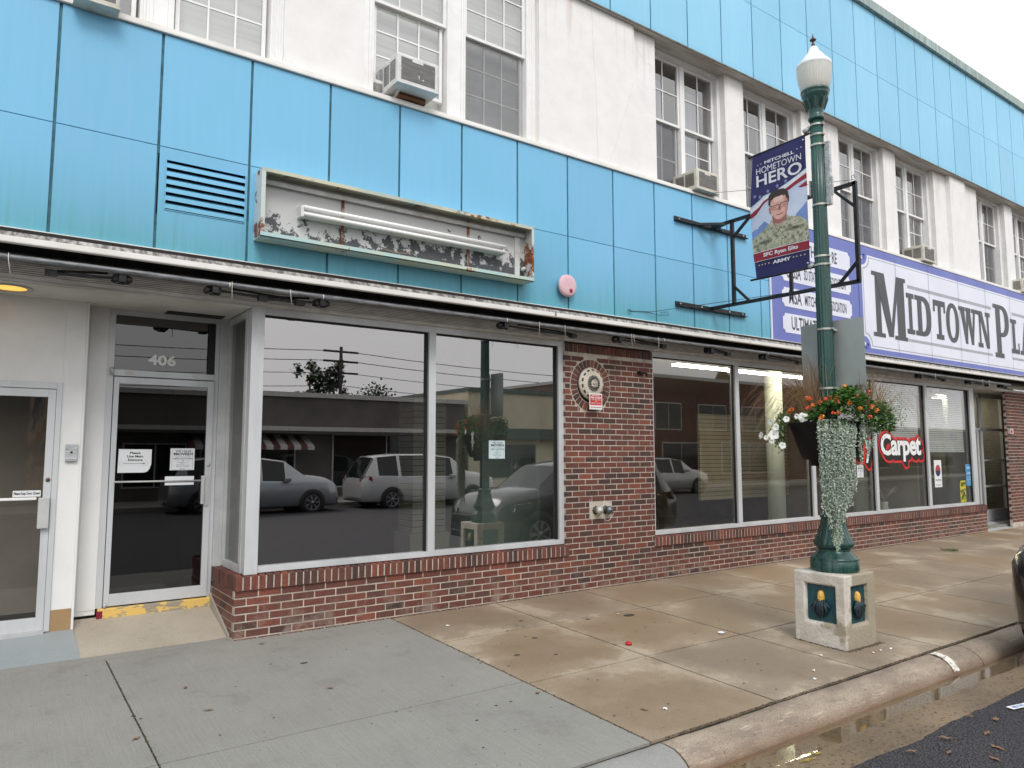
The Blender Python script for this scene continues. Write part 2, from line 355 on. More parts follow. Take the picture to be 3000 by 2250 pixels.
tag(MB().quad((-60, -4.05, -.2215), (90, -4.05, -.2215), (90, -3.62, -.2215), (-60, -3.62, -.2215)).build('puddle_water', water()), kind='structure')
gray_c = concrete('gray_concrete', lin(154, 153, 147), lin(142, 141, 136), lin(126, 125, 120), True)
tan_c = concrete('tan_concrete', lin(192, 177, 156), lin(172, 155, 132), lin(120, 110, 100), False, lin(142, 117, 86), .24)
curb_c = concrete('curb_concrete', lin(196, 180, 160), lin(158, 141, 124), lin(100, 90, 80), False, None, .55, True)
curb_g = concrete('gray_curb_concrete', lin(158, 158, 156), lin(140, 140, 138), lin(100, 90, 80), False, None, .15)
joint_m = pm('joint_dirt', lin(44, 37, 30), lin(70, 60, 48), 12, .95)
def slabs(name, xs, ys, mat, g=.011):
    m = MB()
    for i in range(len(xs)-1):
        for j in range(len(ys)-1):
            x0, x1, y1, y0 = xs[i]+g/2, xs[i+1]-g/2, ys[j]-g/2, ys[j+1]+g/2; nx = max(2, int((x1-x0)/.06)) if x1-x0 < 4 else 2
            top = []; jit = lambda a, b: .0035*noise.noise(Vector((a*9, b*9, i+j*3)))
            e = [(x0+(x1-x0)*k/nx, y1+jit(k, 0)) for k in range(nx+1)]+[(x1+jit(k, 5), y1+(y0-y1)*k/nx) for k in range(1, nx)]+[(x1+(x0-x1)*k/nx, y0+jit(k, 9)) for k in range(nx+1)]+[(x0+jit(k, 14), y0+(y1-y0)*k/nx) for k in range(1, nx)]
            n = len(e); V = [(a, b, gz(b)) for a, b in e]+[(a, b, gz(b)-.03) for a, b in e]
            m.add(V, [tuple(range(n))]+[(k, k+n, (k+1) % n+n, (k+1) % n) for k in range(n)])
    return tag(m.build(name, mat), kind='structure')
slabs('sidewalk', [-20, -8.9, -4, -1.6, .845, 3.286], [.0, -2.17, -3.43], gray_c)
MB_ = slabs('sidewalk', [3.286, 4.51, 5.735, 6.92, 8.05, 9.32, 10.55, 11.78, 13.0, 14.2, 15.4, 16.6, 17.85, 19.1, 20.3, 22, 30, 60], [0, -.985, -2.215, -3.43], tan_c, .019)
slabs('sidewalk_border', [-20, -3, .69, 1.85, 3.286], [.13, 0], gray_c, .0005)
tag(MB().quad((-20, -3.5, gz(-3.5)-.016), (60, -3.5, gz(-3.5)-.016), (60, .2, gz(.2)-.016), (-20, .2, gz(.2)-.016)).build('sidewalk_bed', joint_m), kind='structure')
def curb(x0, x1, mat, name='curb'):
    pr = [(-3.450, -.112), (-3.462, -.107), (-3.50, -.107), (-3.56, -.114), (-3.61, -.13), (-3.65, -.155), (-3.675, -.185), (-3.69, -.23), (-3.70, -.30)]
    n = max(2, int((x1-x0)/.045)) if x1-x0 < 12 else 6; m = MB(); V = []
    for i in range(n+1):
        x = x0+(x1-x0)*i/n
        for y, z in pr: V.append((x, y+.012*noise.noise(Vector((x*1.7, z*16, 0)))+.004*noise.noise(Vector((x*9, z*30, 7))), z+.006*noise.noise(Vector((x*3, y*9, 4)))+.003*noise.noise(Vector((x*11, y*22, 8)))))
    k = len(pr); F = [(i*k+j, i*k+j+1, (i+1)*k+j+1, (i+1)*k+j) for i in range(n) for j in range(k-1)]
    m.add(V, F, True); m.add([V[j] for j in range(k)]+[(x0, -3.435, -.3)], [tuple(range(k+1))]); m.add([V[n*k+j] for j in range(k)]+[(x1, -3.435, -.3)], [tuple(range(k+1))])
    return tag(m.build(name, mat), kind='structure')
curb(-20, .8, curb_g); curb(.81, 3.33, curb_g); curb(3.345, 7.08, curb_c); curb(7.095, 10.9, curb_c); curb(10.91, 40, curb_c)
tag(MB().quad((-20, -3.445, -.125), (60, -3.445, -.125), (60, -3.40, -.125), (-20, -3.40, -.125)).build('curb_joint', joint_m), kind='structure')
# white stall stripe on the curb, following its round
def stripe(x, sk, w, mat, name, label):
    pr = [(-3.47, -.1045), (-3.52, -.105), (-3.575, -.114), (-3.625, -.135), (-3.66, -.163), (-3.685, -.2)]
    V = []
    for i, (y, z) in enumerate(pr):
        for k in (0, 1): V.append((x+sk*i+(w+.012*noise.noise(Vector((i*3, k, 1))))*k, y-.006, z+.005))
    m = MB().add(V, [(2*i, 2*i+1, 2*i+3, 2*i+2) for i in range(len(pr)-1)], True)
    return tag(m.build(name, mat), label, 'marking')
wp = NT('worn_white_paint'); _n = wp.noise(wp.pos(), 28, 6, .7)
_c = wp.mix(wp.ramp(_n, [(.50, 0.), (.54, 1.)]), lin(226, 222, 214), lin(158, 142, 126)); stripe_m = wp.fin(_c, .75)
tag(stripe(6.60, -.012, .10, stripe_m, 'parking_stripe', ''), 'worn white paint stripe across the rounded curb', 'marking')
# yellow scraps of paint in the puddle
ym = pm('worn_yellow_paint', lin(172, 152, 66), lin(120, 104, 66), 40, .9, lo=.45, hi=.6)
for a, b, l in ((3.98, 4.20, 'larger worn yellow paint patch on the gutter floor'), (3.66, 3.84, 'smaller worn yellow paint patch at the bottom edge of the photo')):
    m = MB()
    for i in range(16):
        x, y, r_ = a+(b-a)*random.random(), -3.93+random.uniform(-.035, .03), random.uniform(.006, .02)
        m.add([(x+r_*1.9*cos(q)*random.uniform(.7, 1.1), y+r_*.6*sin(q)*random.uniform(.6, 1.1), -.2100+.0001*i) for q in [2*pi*k/9 for k in range(9)]], [tuple(range(9))])
    tag(m.build('paint_patch', ym), l, 'marking', 'worn yellow paint in the gutter')
# opposite side of the street
tag(MB().box(-60, 120, -21.0, -17.6, -.35, -.12).build('far_sidewalk', pm('far_concrete', lin(160, 156, 148), None, 1, .9)), kind='structure')
yl = pm('road_yellow', lin(200, 168, 70), lin(140, 120, 70), 6, .7)
tag(MB().box(-60, 90, -10.62, -10.52, -.195, -.1715).box(-60, 90, -10.9, -10.8, -.195, -.172).build('centre_line', yl), kind='structure')

# ------------------------------------------------------------ the commercial building
B = thing('commercial_building', (9, 0, 0), 'long two storey commercial building with light blue panel bands, white stucco and brick shopfronts', 'building')
def bricks(x0, x1, z0, rows, y, m, holes=(), start=0, pitch=.0668, bl=.2035, mj=.012, depth=.05):
    for r_ in range(rows):
        z = z0+r_*pitch; off = (r_+start) % 2*bl/2; x = x0-off
        while x < x1-.005:
            a, b = max(x+mj/2, x0), min(x+bl-mj/2, x1)
            if b-a > .02:
                segs = [(a, b)]
                for hx0, hx1, hz0, hz1 in holes:
                    if z+pitch*.5 > hz0 and z+pitch*.5 < hz1:
                        ns = []
                        for s0, s1 in segs:
                            if s1 <= hx0 or s0 >= hx1: ns.append((s0, s1)); continue
                            if s0 < hx0-.01: ns.append((s0, hx0))
                            if s1 > hx1+.01: ns.append((hx1, s1))
                        segs = ns
                for s0, s1 in segs:
                    j = random.uniform(-.0012, .0012); m.box(s0, s1, y+j, y+depth, z+mj/2, z+pitch-mj/2)
            x += bl
def rowlock(x0, x1, z0, z1, y0, y1, m, slope=.02, pitch=.0667):
    n = round((x1-x0)/pitch); p = (x1-x0)/n
    for i in range(n):
        a, b = x0+i*p+.0062, x0+(i+1)*p-.0062; j = random.uniform(-.0015, .0015)
        m.add([(a, y0+j, z0), (b, y0+j, z0), (b, y1, z0), (a, y1, z0), (a, y0+j, z1), (b, y0+j, z1), (b, y1, z1+slope), (a, y1, z1+slope)], [(0, 1, 2, 3), (4, 5, 6, 7), (0, 1, 5, 4), (1, 2, 6, 5), (2, 3, 7, 6), (3, 0, 4, 7)])
ring_hole = [(5.90-math.sqrt(max(0, .318**2-(zz-2.405)**2)), 5.90+math.sqrt(max(0, .318**2-(zz-2.405)**2)), zz-.0334, zz+.0334) for zz in [2.405+k*.0334 for k in range(-9, 10)]]
z00 = .0135-.0668
bm_ = MB(); bricks(1.802, 16.6, z00, 7, 0, bm_); bricks(5.50, 6.975, z00+7*.0668, 35, 0, bm_, [(5.862, 6.228, .81, 1.04)]+ring_hole, start=1)
rowlock(5.50, 6.975, 2.795, 2.895, -.006, .08, bm_, 0)
# return base beside the door ramp (bricks along y)
for r_ in range(6):
    z = z00+(r_+1)*.0668; y = .052 if r_ % 2 else -.05
    while y < .80:
        a, b = max(y+.005, .053), min(y+.1985, .80)
        if b > a+.02 and z+.03 > .0+.2*max(0, (a-.1))*1.05: bm_.box(1.80, 1.84, a, b, z+.005, z+.0618)
        y += .2035
bm_.build('brick_wall', brick_m, B)
rp = MB(); bricks(17.82, 24, .10, 43, 0, rp); rp.build('brick_wall', brick_m, B)
mo = MB(); mo.box(1.804, 16.6, .0028, .12, -.1, .41); mo.box(5.503, 6.972, .0028, .14, .41, 2.89); mo.box(1.8032, 1.9, .05, .8, -.1, .41); mo.box(17.825, 24, .0028, .05, 0, 2.98); mo.box(1.8065, 5.52, -.0152, .1, .418, .526); mo.box(6.96, 16.597, -.0152, .1, .418, .526)
mo.box(1.8065, 1.95, .1, .8, .418, .524); mo.build('mortar', mortar, B)
rl = MB(); rowlock(6.955, 16.60, .414, .53, -.018, .075, rl); rl.build('brick_sill', rowlock_m, B)
rl = MB(); rowlock(1.80, 5.535, .414, .53, -.018, .075, rl)
n = 12
for i in range(n):
    a, b = .0+.8*i/n+.005, .8*(i+1)/n-.005
    if i: rl.box(1.799, 1.93, a, b, .414, .533)
rl.build('brick_sill', rowlock_m, B)
# ring of bricks around the alarm gong
rm = MB(); c0 = Vector((5.90, 0, 2.405)); mr = MB()
for i in range(28):
    a0, a1 = 2*pi*i/28+.022, 2*pi*(i+1)/28-.022
    P = [(cos(a)*r, sin(a)*r) for a, r in ((a0, .222), (a1, .222), (a1, .312), (a0, .312))]
    rm.prism(P, FX, FZ, FN, c0+Vector((0, .004, 0)), .012)
mr.prism([(cos(2*pi*i/48)*.325, sin(2*pi*i/48)*.325) for i in range(48)], FX, FZ, FN, c0+Vector((0, .004, 0)), .006)
rm.build('brick_ring', brick_m, B); mr.build('ring_mortar', mortar, B)
# building core behind everything (keeps light out) and roof
core = MB(); core.box(-14, 24, -.10, 14, 7.06, 9.3); core.box(-14, 24, 7.5, 7.7, 0, 7.06); core.box(-14, 24, -.16, 7.5, 3.25, 4.9); core.box(23.7, 24, .3, 7.5, 0, 7.05); core.box(-14, -13.8, 0, 7.5, 0, 7.05)
core.build('building_core', pm('core_gray', lin(120, 118, 114), None, 2, .9), B)
# --- stucco storey
Yw = -.25
class _ST:
    def box(s, *a): MB().box(*a).build('stucco_wall', stucco_m, B, bevel=.004)
st = _ST()
st.box(-14, -.07, Yw, .1, 5.02, 7.02)
st.box(2.005, 2.79, Yw, .1, 5.02, 7.02); st.box(4.90, 6.43, -.31, .1, 5.02, 7.02); st.box(6.43, 6.86, -.26, .1, 5.02, 7.02)
for a, b in ((8.335, 8.76), (10.215, 11.27), (12.72, 13.14), (14.58, 15.08), (17.82, 18.24), (19.68, 20.2)): st.box(a, b, -.215, .1, 5.02, 7.02)
st.box(15.08, 15.74, -.30, .1, 5.02, 7.02); st.box(15.74, 16.38, -.245, .1, 5.02, 7.02); st.box(20.2, 24, -.3, .1, 5.02, 7.02)

# hairline crack in the stucco
cr = MB(); px = 5.72; pts = []
for i in range(40):
    z = 7.0-i*.05; px += random.uniform(-.014, .015); pts.append((px, -.3115, z))
for a, b in zip(pts, pts[1:]): cr.add([(a[0]-.0015, a[1], a[2]), (a[0]+.0015, a[1], a[2]), (b[0]+.0015, b[1], b[2]), (b[0]-.0015, b[1], b[2])], [(0, 1, 2, 3)])
cr.build('wall_crack', pm('crack', lin(196, 190, 184)), B)
# --- blue bands
def band(name, z0, z1, zj, x0, x1, mat, hole=None):
    m = MB(); k0 = int((x0-.287)/.7123)-1; g = .0105
    for k in range(k0, 60):
        a, b = .287+.7123*k, .287+.7123*(k+1)
        if a >= x1: break
        if b <= x0: continue
        a, b = max(a, x0), min(b, x1)
        for c, d in ((z0, zj), (zj, z1)):
            gz_ = .0025
            if hole and abs(a-.9993) < .01 and c == z0:
                h = hole; P = [(a+g, c), (b-g, c), (b-g, d-gz_), (a+g, d-gz_)]; Q = [(h[0], h[2]), (h[1], h[2]), (h[1], h[3]), (h[0], h[3])]
                V = [(p[0], -.35, p[1]) for p in P]+[(q[0], -.35, q[1]) for q in Q]+[(q[0], -.30, q[1]) for q in Q]
                m.add(V, [(i, (i+1) % 4, (i+1) % 4+4, i+4) for i in range(4)]+[(i+4, (i+1) % 4+4, (i+1) % 4+8, i+8) for i in range(4)])
                continue
            m.box(a+g, b-g, -.35, -.32, c+gz_, d-gz_)
    return m.build(name, mat, B, bevel=.0025)
LV = (1.064, 1.681, 3.546, 3.953)
band('lower_panel_band', 3.21, 5.0, 4.057, -10, 9.04, panel_lo, LV); band('upper_panel_band', 7.03, 9.33, 8.182, -10, 24, panel_up)
bk = MB(); bk.box(-10, 1.0, -.338, -.17, 3.205, 4.99); bk.box(1.70, 9.04, -.338, -.17, 3.205, 4.99); bk.box(1.0, 1.7, -.338, -.3, 4.0, 4.99); bk.box(1.0, 1.7, -.338, -.3, 3.205, 3.5); bk.box(-10, 24, -.338, -.11, 7.0201, 9.33)
bk.build('panel_seams', seam_m, B)
bk = MB(); bk.box(1.0, 1.7, -.28, -.17, 3.21, 4.0); bk.build('louver_cavity', dark_int, B)
lv = MB()
for i in range(6):
    z = 3.553+i*.0675; lv.add([(LV[0], -.357, z), (LV[1], -.357, z), (LV[1], -.354, z+.032), (LV[0], -.354, z+.032), (LV[0], -.310, z+.062), (LV[1], -.310, z+.062)], [(0, 1, 2, 3), (3, 2, 5, 4), (0, 1, 5, 4)])
lv.box(LV[0]-.006, LV[0], -.356, -.3, LV[2]-.006, LV[3]+.006); lv.box(LV[1], LV[1]+.006, -.356, -.3, LV[2]-.006, LV[3]+.006); lv.box(LV[0], LV[1], -.356, -.3, LV[3], LV[3]+.006); lv.box(LV[0], LV[1], -.356, -.3, LV[2]-.006, LV[2])
lv.build('louver_vent', panel_lo, B)
sm = MB(); sm.box(-10, 24, -.352, -.09, 7.02, 7.0295); sm.build('soffit', soff_up, B)
ft = MB(); ft.box(-10, 24, -.365, -.353, 7.012, 7.034); ft.build('drip_edge', pm('drip', lin(120, 110, 100), lin(80, 70, 62), 9, .8), B)
cp = MB()
for i in range(-20, 70):
    a = .287+.3562*i
    if a > 24: break
    cp.box(a+.002, a+.354, -.41, .3, 9.335, 9.50)
cp.build('roof_coping', pm('coping', lin(170, 188, 186), lin(138, 150, 142), 5, .6, .2, streak=(3, 3, .4), isl=.12), B)
# white ledge over the blue band, ledge under it
sl = MB(); sl.box(-10, 24, -.375, -.2, 5.004, 5.03); sl.box(-10, 24, -.358, -.2, 5.03, 5.062); sl.build('window_ledge', sill_w, B, bevel=.003)
lg = MB(); lg.add([(x, y, z) for x in (-10, 24) for y, z in ((-.378, 3.193), (-.411, 3.137), (-.411, 3.132), (-.36, 3.132))], [(0, 1, 5, 4), (1, 2, 6, 5), (2, 3, 7, 6)]); lg.build('flashing', flash_m, B)
lg = MB(); lg.box(-10, 24, -.413, -.39, 3.096, 3.1375); lg.box(-10, 24, -.412, -.36, 3.091, 3.0955); lg.box(-10, 24, -.383, -.352, 3.1935, 3.209); lg.build('canopy_ledge', sill_w, B, bevel=.002)
lj = MB(); lj.box(5.02, 5.045, -.4145, -.4132, 3.097, 3.136); lj.build('ledge_joint', flash_m, B)
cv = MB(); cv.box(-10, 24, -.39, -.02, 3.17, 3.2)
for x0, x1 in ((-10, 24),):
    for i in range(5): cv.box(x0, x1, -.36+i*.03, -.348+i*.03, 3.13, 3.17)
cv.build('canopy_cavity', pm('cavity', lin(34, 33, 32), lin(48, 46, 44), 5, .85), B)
bm2 = MB(); bm2.box(-10, 24, -.16, -.02, 3.062, 3.17); bm2.box(-10, 24, -.19, -.15, 3.058, 3.072); bm2.build('steel_beam', beam_m, B)
rb = MB(); rb.box(-10, 24, .012, .08, 2.915, 3.07)
for i in range(7): rb.box(-10, 17, -.004, .012, 2.955+i*.0155, 2.964+i*.0155)
rb.box(-10, 24, -.002, .012, 2.918, 2.950); rb.build('ribbed_fascia', pm('fascia_gray', lin(226, 222, 216), lin(200, 194, 186), 6, .6, streak=(1, 1, 4)), B)
MB().box(-14, 1.87, -.002, 1.6, 2.90, 2.915).build('entry_soffit', soffit_m, B); MB().box(16.4, 24, 0, 1.6, 2.90, 2.915).build('alcove_soffit', soffit_m, B); MB().box(-14, .647, .03, .6, 2.894, 2.8995).build('soffit_panel', soffit_m, B)
vt = MB(); vt.box(1.29, 1.80, .60, .78, 2.896, 2.8995); vt.build('soffit_slot', dark_int, B)

# --- sliding-sash windows
blind_m = pm('cream_blind', lin(226, 226, 218), lin(206, 206, 198), 4, .8, streak=(.3, 1, 6))
curt_m = pm('gray_curtain', lin(176, 178, 184), lin(158, 160, 168), 9, .9, streak=(5, 1, .2))
def screen():
    t = NT('insect_screen'); tr = t.n('BsdfTransparent'); d = t.n('BsdfDiffuse'); c = t.mix(t.ramp(t.noise(t.pos((1, 1, 1.6)), 7, 8, .75), [(.4, 0.), (.65, 1.)]), lin(116, 117, 122), lin(142, 143, 147)); t.l(c, d.inputs[0])
    ms = t.n('MixShader'); ms.inputs[0].default_value = .45; t.l(tr.outputs[0], ms.inputs[1]); t.l(d.outputs[0], ms.inputs[2]); t.l(ms.outputs[0], t.out.inputs[0]); return t.m
screen_m = screen()
def lou_blind(m, x0, x1, z0, z1, y, p=.028):
    z = z1
    while z > z0: m.add([(x0, y, z-p*.82), (x1, y, z-p*.82), (x1, y+.012, z), (x0, y+.012, z)], [(0, 1, 2, 3)]); z -= p
def sash(x0, x1, z0, z1, y, cols, rows, parent, fr=.035, name='window', screen=False):
    m = MB(); m.box(x0, x0+fr, y, y+.035, z0, z1); m.box(x1-fr, x1, y, y+.035, z0, z1); m.box(x0+fr, x1-fr, y, y+.035, z0, z0+fr); m.box(x0+fr, x1-fr, y, y+.035, z1-fr, z1)
    w = m.build('sash', white_v, parent, bevel=.003)
    MB().quad((x0+fr, y+.02, z0+fr), (x1-fr, y+.02, z0+fr), (x1-fr, y+.02, z1-fr), (x0+fr, y+.02, z1-fr)).build('pane', GLU, parent)
    g = MB()
    for i in range(1, cols): xx = x0+fr+(x1-x0-2*fr)*i/cols; g.box(xx-.008, xx+.008, y+.010, y+.018, z0+fr, z1-fr)
    for i in range(1, rows): zz = z0+fr+(z1-z0-2*fr)*i/rows; g.box(x0+fr, x1-fr, y+.0105, y+.0175, zz-.008, zz+.008)
    g.build('muntin', white_v, parent)
    if screen: MB().quad((x0+.012, y-.012, z0+.012), (x1-.012, y-.012, z0+.012), (x1-.012, y-.012, z1-.01), (x0+.012, y-.012, z1-.01)).build('screen', screen_m, parent)
def upwin(x0, x1, y, label, kind, zt=7.0, cols=3, rows=3, units=1, lower_up=0., scr=True, casing=True):
    """one window opening with frame; glass, muntins, blinds are its sub-parts"""
    f = MB(); zb = 5.065
    if units == 2:
        f.box(x0-.03, x1+.03, y-.075, y+.05, zt-.03, zt+.0201); f.box(x1, x1+.03, y-.075, y+.05, zb, zt-.03); f.box(x0-.03, x0, y-.075, y+.05, zb, zt-.03)
        f.box(x1+.03, x1+.058, -.12, .05, zb, 7.0201); f.box(x0-.058, x0-.03, -.12, .05, zb, 7.0201)
        xm = (x0+x1)/2; f.box(xm-.04, xm+.04, y-.02, y+.05, zb, zt-.03)
    else:
        f.box(x0-.045, x0, y-.02, .05, zb, 7.02); f.box(x1, x1+.045, y-.02, .05, zb, 7.02); f.box(x0, x1, y-.02, .05, zb, 5.115)
        f.box(x0-.02, x0, y-.032, y-.02, zb, 7.02); f.box(x1, x1+.02, y-.032, y-.02, zb, 7.02); f.box(x0, x1, y-.032, y-.02, zb, 5.10)
    w = f.build('window', white_v, B, bevel=.003)
    if units == 1: w['label'] = label
    rail = 6.06
    for k in range(units):
        a, b = (x0, x1) if units == 1 else ((x0, xm-.04) if k == 0 else (xm+.04, x1))
        b0 = zb+.05 if units == 1 else zb
        sash(a, b, rail, zt-(.03 if units == 2 else 0), y, cols, rows, w)
        lu = lower_up if k == units-1 else 0
        sash(a+.02, b-.02, b0+lu, rail+.03, y+.04, cols, rows, w, screen=scr and not lu)
        bl = MB()
        if kind == 'blind': bl.quad((a, y+.14, b0), (b, y+.14, b0), (b, y+.14, zt), (a, y+.14, zt))
        elif kind == 'venetian': lou_blind(bl, a, b-(b-a)*.3*(k == units-1), b0, zt-.05, y+.13)
        elif kind == 'curtain': bl.quad((a, y+.16, b0), (a+(b-a)*.75, y+.16, b0), (a+(b-a)*.7, y+.16, zt-.25), (a, y+.16, zt-.25))
        bl.build('curtain' if kind == 'curtain' else 'blind', curt_m if kind == 'curtain' else (blind_m if kind == 'blind' else white_v), w)
    return w
upwin(-.02, .83, -.235, 'open leftmost window holding an air conditioner', 'curtain', scr=False)
upwin(1.085, 1.88, -.235, 'window with a closed cream blind', 'blind', scr=False)
upwin(2.885, 3.715, -.235, 'sash window raised over an air conditioner', 'blind', lower_up=.13, scr=False)
upwin(3.94, 4.75, -.235, 'window with a dusty screen on its lower sash', 'blind')
for i, (a, b, k, lu) in enumerate(((6.93, 8.29, 'curtain', .36), (8.79, 10.16, 'curtain', 0), (11.30, 12.67, 'venetian', 0), (13.16, 14.53, 'venetian', .36), (16.40, 17.76, 'curtain', 0), (18.26, 19.63, 'curtain', .36))):
    upwin(a, b, -.035, '', k, 7.0, 2, 2, 2, lu)
tr = MB()
for a, b in ((.875, 1.04), (1.925, 2.0045), (2.7905, 2.84), (3.76, 3.895), (4.795, 4.8995)): tr.box(a, b, -.242, .1, 5.062, 7.02)
for a, b in ((.90, .93), (1.96, 1.98), (4.84, 4.86)): tr.box(a, b, -.25, -.242, 5.062, 7.02)
tr.build('window_trim', white_v, B, bevel=.003)
rmm = MB(); rmm.box(-13.8, 23.7, .9, 1.0, 5.0, 7.05); rmm.build('interior_wall', pm('upper_room', lin(92, 92, 94), None, 2, .9), B)

# --- storefronts
def frame(name, bars, y0, y1, mat=alu, parent=B, bev=.002):
    m = MB()
    for x0, x1, z0, z1 in bars: m.box(x0, x1, y0, y1, z0, z1)
    return m.build(name, mat, parent, bevel=bev)
def pane(x0, x1, z0, z1, y, parent, mat=GL): return MB().quad((x0, y, z0), (x1, y, z0), (x1, y, z1), (x0, y, z1)).build('glass_pane', mat, parent)
gask = pm('gasket', lin(18, 18, 20)); grv = []
s1 = frame('storefront_frame', [(1.995, 5.515, 2.85, 2.917), (2.0, 5.515, .548, .60), (3.70, 3.782, .60, 2.85), (5.43, 5.505, .60, 2.85)], .03, .12)
MB().box(1.88, 1.995, .012, .125, .54, 2.917).build('corner_post', alu, s1, bevel=.004)
pane(2.0, 3.70, .60, 2.85, .085, s1, GL1); pane(3.782, 5.43, .60, 2.85, .085, s1, GL1)
s2 = frame('storefront_frame', [(6.975, 16.37, 2.85, 2.917), (6.975, 16.37, .548, .60), (6.985, 7.02, .60, 2.85), (8.70, 8.785, .60, 2.85), (10.56, 10.645, .60, 2.85), (12.44, 12.525, .60, 2.85), (14.31, 14.40, .60, 2.85), (16.18, 16.37, .60, 2.85)], .03, .12)
MB().box(16.30, 16.38, .12, .5, .55, 2.917).build('return_post', alu, s2)
XS = (7.02, 8.70, 8.785, 10.56, 10.645, 12.44, 12.525, 14.31, 14.40, 16.18)
for i in range(0, 10, 2): pane(XS[i], XS[i+1], .60, 2.85, .085, s2)
for a, b in ((2.0, 3.70), (3.782, 5.43))+tuple((XS[i], XS[i+1]) for i in range(0, 10, 2)):
    gm = MB(); gm.box(a, b, .055, .084, 2.838, 2.8495); gm.box(b-.022, b-.0005, .06, .084, .601, 2.838); gm.box(a+.0005, a+.004, .06, .084, .601, 2.838)
    gm.build('gasket', gask, s2 if a > 6 else s1)
# side light return by door
m = MB(); m.box(1.875, 1.935, .125, .20, .54, 2.90); m.box(1.88, 1.93, .20, .74, .535, .60); m.box(1.88, 1.93, .20, .74, 2.84, 2.90); m.box(1.875, 1.935, .74, .80, .54, 2.90); m.box(1.80, 1.875, .76, .82, .25, 2.90)
s3 = m.build('sidelight_frame', alu2, B, bevel=.002)
MB().quad((1.905, .2, .6), (1.905, .74, .6), (1.905, .74, 2.84), (1.905, .2, 2.84)).build('glass_pane', glass('side_glass', .05, (.45, .50, .47, 1)), s3)
# door 406
dfm = frame('door_frame', [(.846, .90, .25, 2.90), (1.765, 1.80, .25, 2.90), (.90, 1.765, 2.853, 2.90), (.90, 1.765, 2.295, 2.352)], .80, .87)
pane(.90, 1.765, 2.352, 2.853, .83, dfm, glass('transom_glass', .10, (.3, .3, .32, 1)))
MB().box(1.7, 1.764, .81, .825, 2.36, 2.85).build('dark_strip', gask, dfm)
d406 = frame('door', [(.905, .948, .262, 2.285), (1.705, 1.762, .262, 2.285), (.948, 1.705, .262, .365), (.948, 1.705, 2.225, 2.285)], .785, .83); d406['label'] = 'glass door marked 406'
pane(.948, 1.705, .365, 2.225, .80, d406, GLD)
MB().tube([(.945, .768, 1.343), (1.69, .768, 1.340)], .0085, 10).build('push_bar', alu2, d406)
MB().box(1.672, 1.70, .755, .785, 1.12, 1.385).box(1.70, 1.745, .777, .785, 1.1, 1.385).build('pull_handle', alu2, d406, bevel=.003)
MB().lathe([(.017, 0), (.017, .006), (.008, .007)], (1.735, .785, 1.488), 16, None, Matrix.Rotation(R(90), 4, 'X')).build('lock', galv, d406)
MB().tube([(.885, .775, 2.30), (.885, .775, 2.37)], .014, 12).build('hinge', galv, dfm); MB().tube([(.915, .77, .25), (.915, .77, .29)], .013, 10).build('hinge', galv, dfm)
MB().box(.99, 1.06, .796, .7995, 2.31, 2.34).build('maker_plate', pm('plate', lin(200, 196, 190)), dfm)
tx = text_mb('406', (1.178, 1.418, 2.412, 2.51), (0, .822, 0), FX, FZ, FN, .002, .035); tx.build('house_number', pm('frosted_number', lin(244, 246, 240)), dfm)
# left entrance wall and door
wl = MB(); wl.box(-14, -.6, .60, .7, -.1, 2.895); wl.box(.50, .652, .60, .90, .147, 2.895); wl.box(-.6, .50, .60, .7, 2.19, 2.895); wl.box(.652, .67, .592, .80, .10, 2.895); wl.box(.67, .846, .80, .9, .2, 2.90); wl.box(.70, .846, .795, .80, .24, 2.90)
wl.build('entry_wall', white_w, B, bevel=.003)
MB().box(.497, .648, .593, .5995, .13, .315).build('wall_base', pm('tan_base', lin(166, 136, 98), None, 3, .6), B)
ldf = frame('door_frame', [(.46, .50, .15, 2.19), (-.6, -.56, .15, 2.19), (-.56, .46, 2.135, 2.19)], .585, .66)
ld = frame('door', [(.402, .458, .165, 2.13), (-.555, -.5, .165, 2.13), (-.5, .402, .165, .27), (-.5, .402, 2.065, 2.13)], .59, .635); ld['label'] = 'glass door at the left edge with a door closed notice'
pane(-.5, .402, .27, 2.065, .61, ld, glass('left_door_glass', .10, (.62, .62, .61, 1)))
MB().box(.05, .50, 1.25, 1.3, .2, 2.2).build('hallway_wall', pm('hall', lin(196, 186, 170), lin(180, 170, 156), 2, .8), B)
MB().box(-.5, .36, .57, .582, 1.218, 1.240).build('push_bar', white_v, ld, bevel=.004)
MB().box(.372, .452, .55, .59, .985, 1.235).build('pull_handle', alu2, ld, bevel=.005)
MB().lathe([(.017, 0), (.017, .006), (.008, .007)], (.432, .59, 1.38), 16, None, Matrix.Rotation(R(90), 4, 'X')).build('lock', pm('brass_lock', lin(120, 96, 80), None, 9, .4, .7), ld)
MB().box(-.56, .46, .56, .60, .135, .165).build('threshold', alu2, ldf)
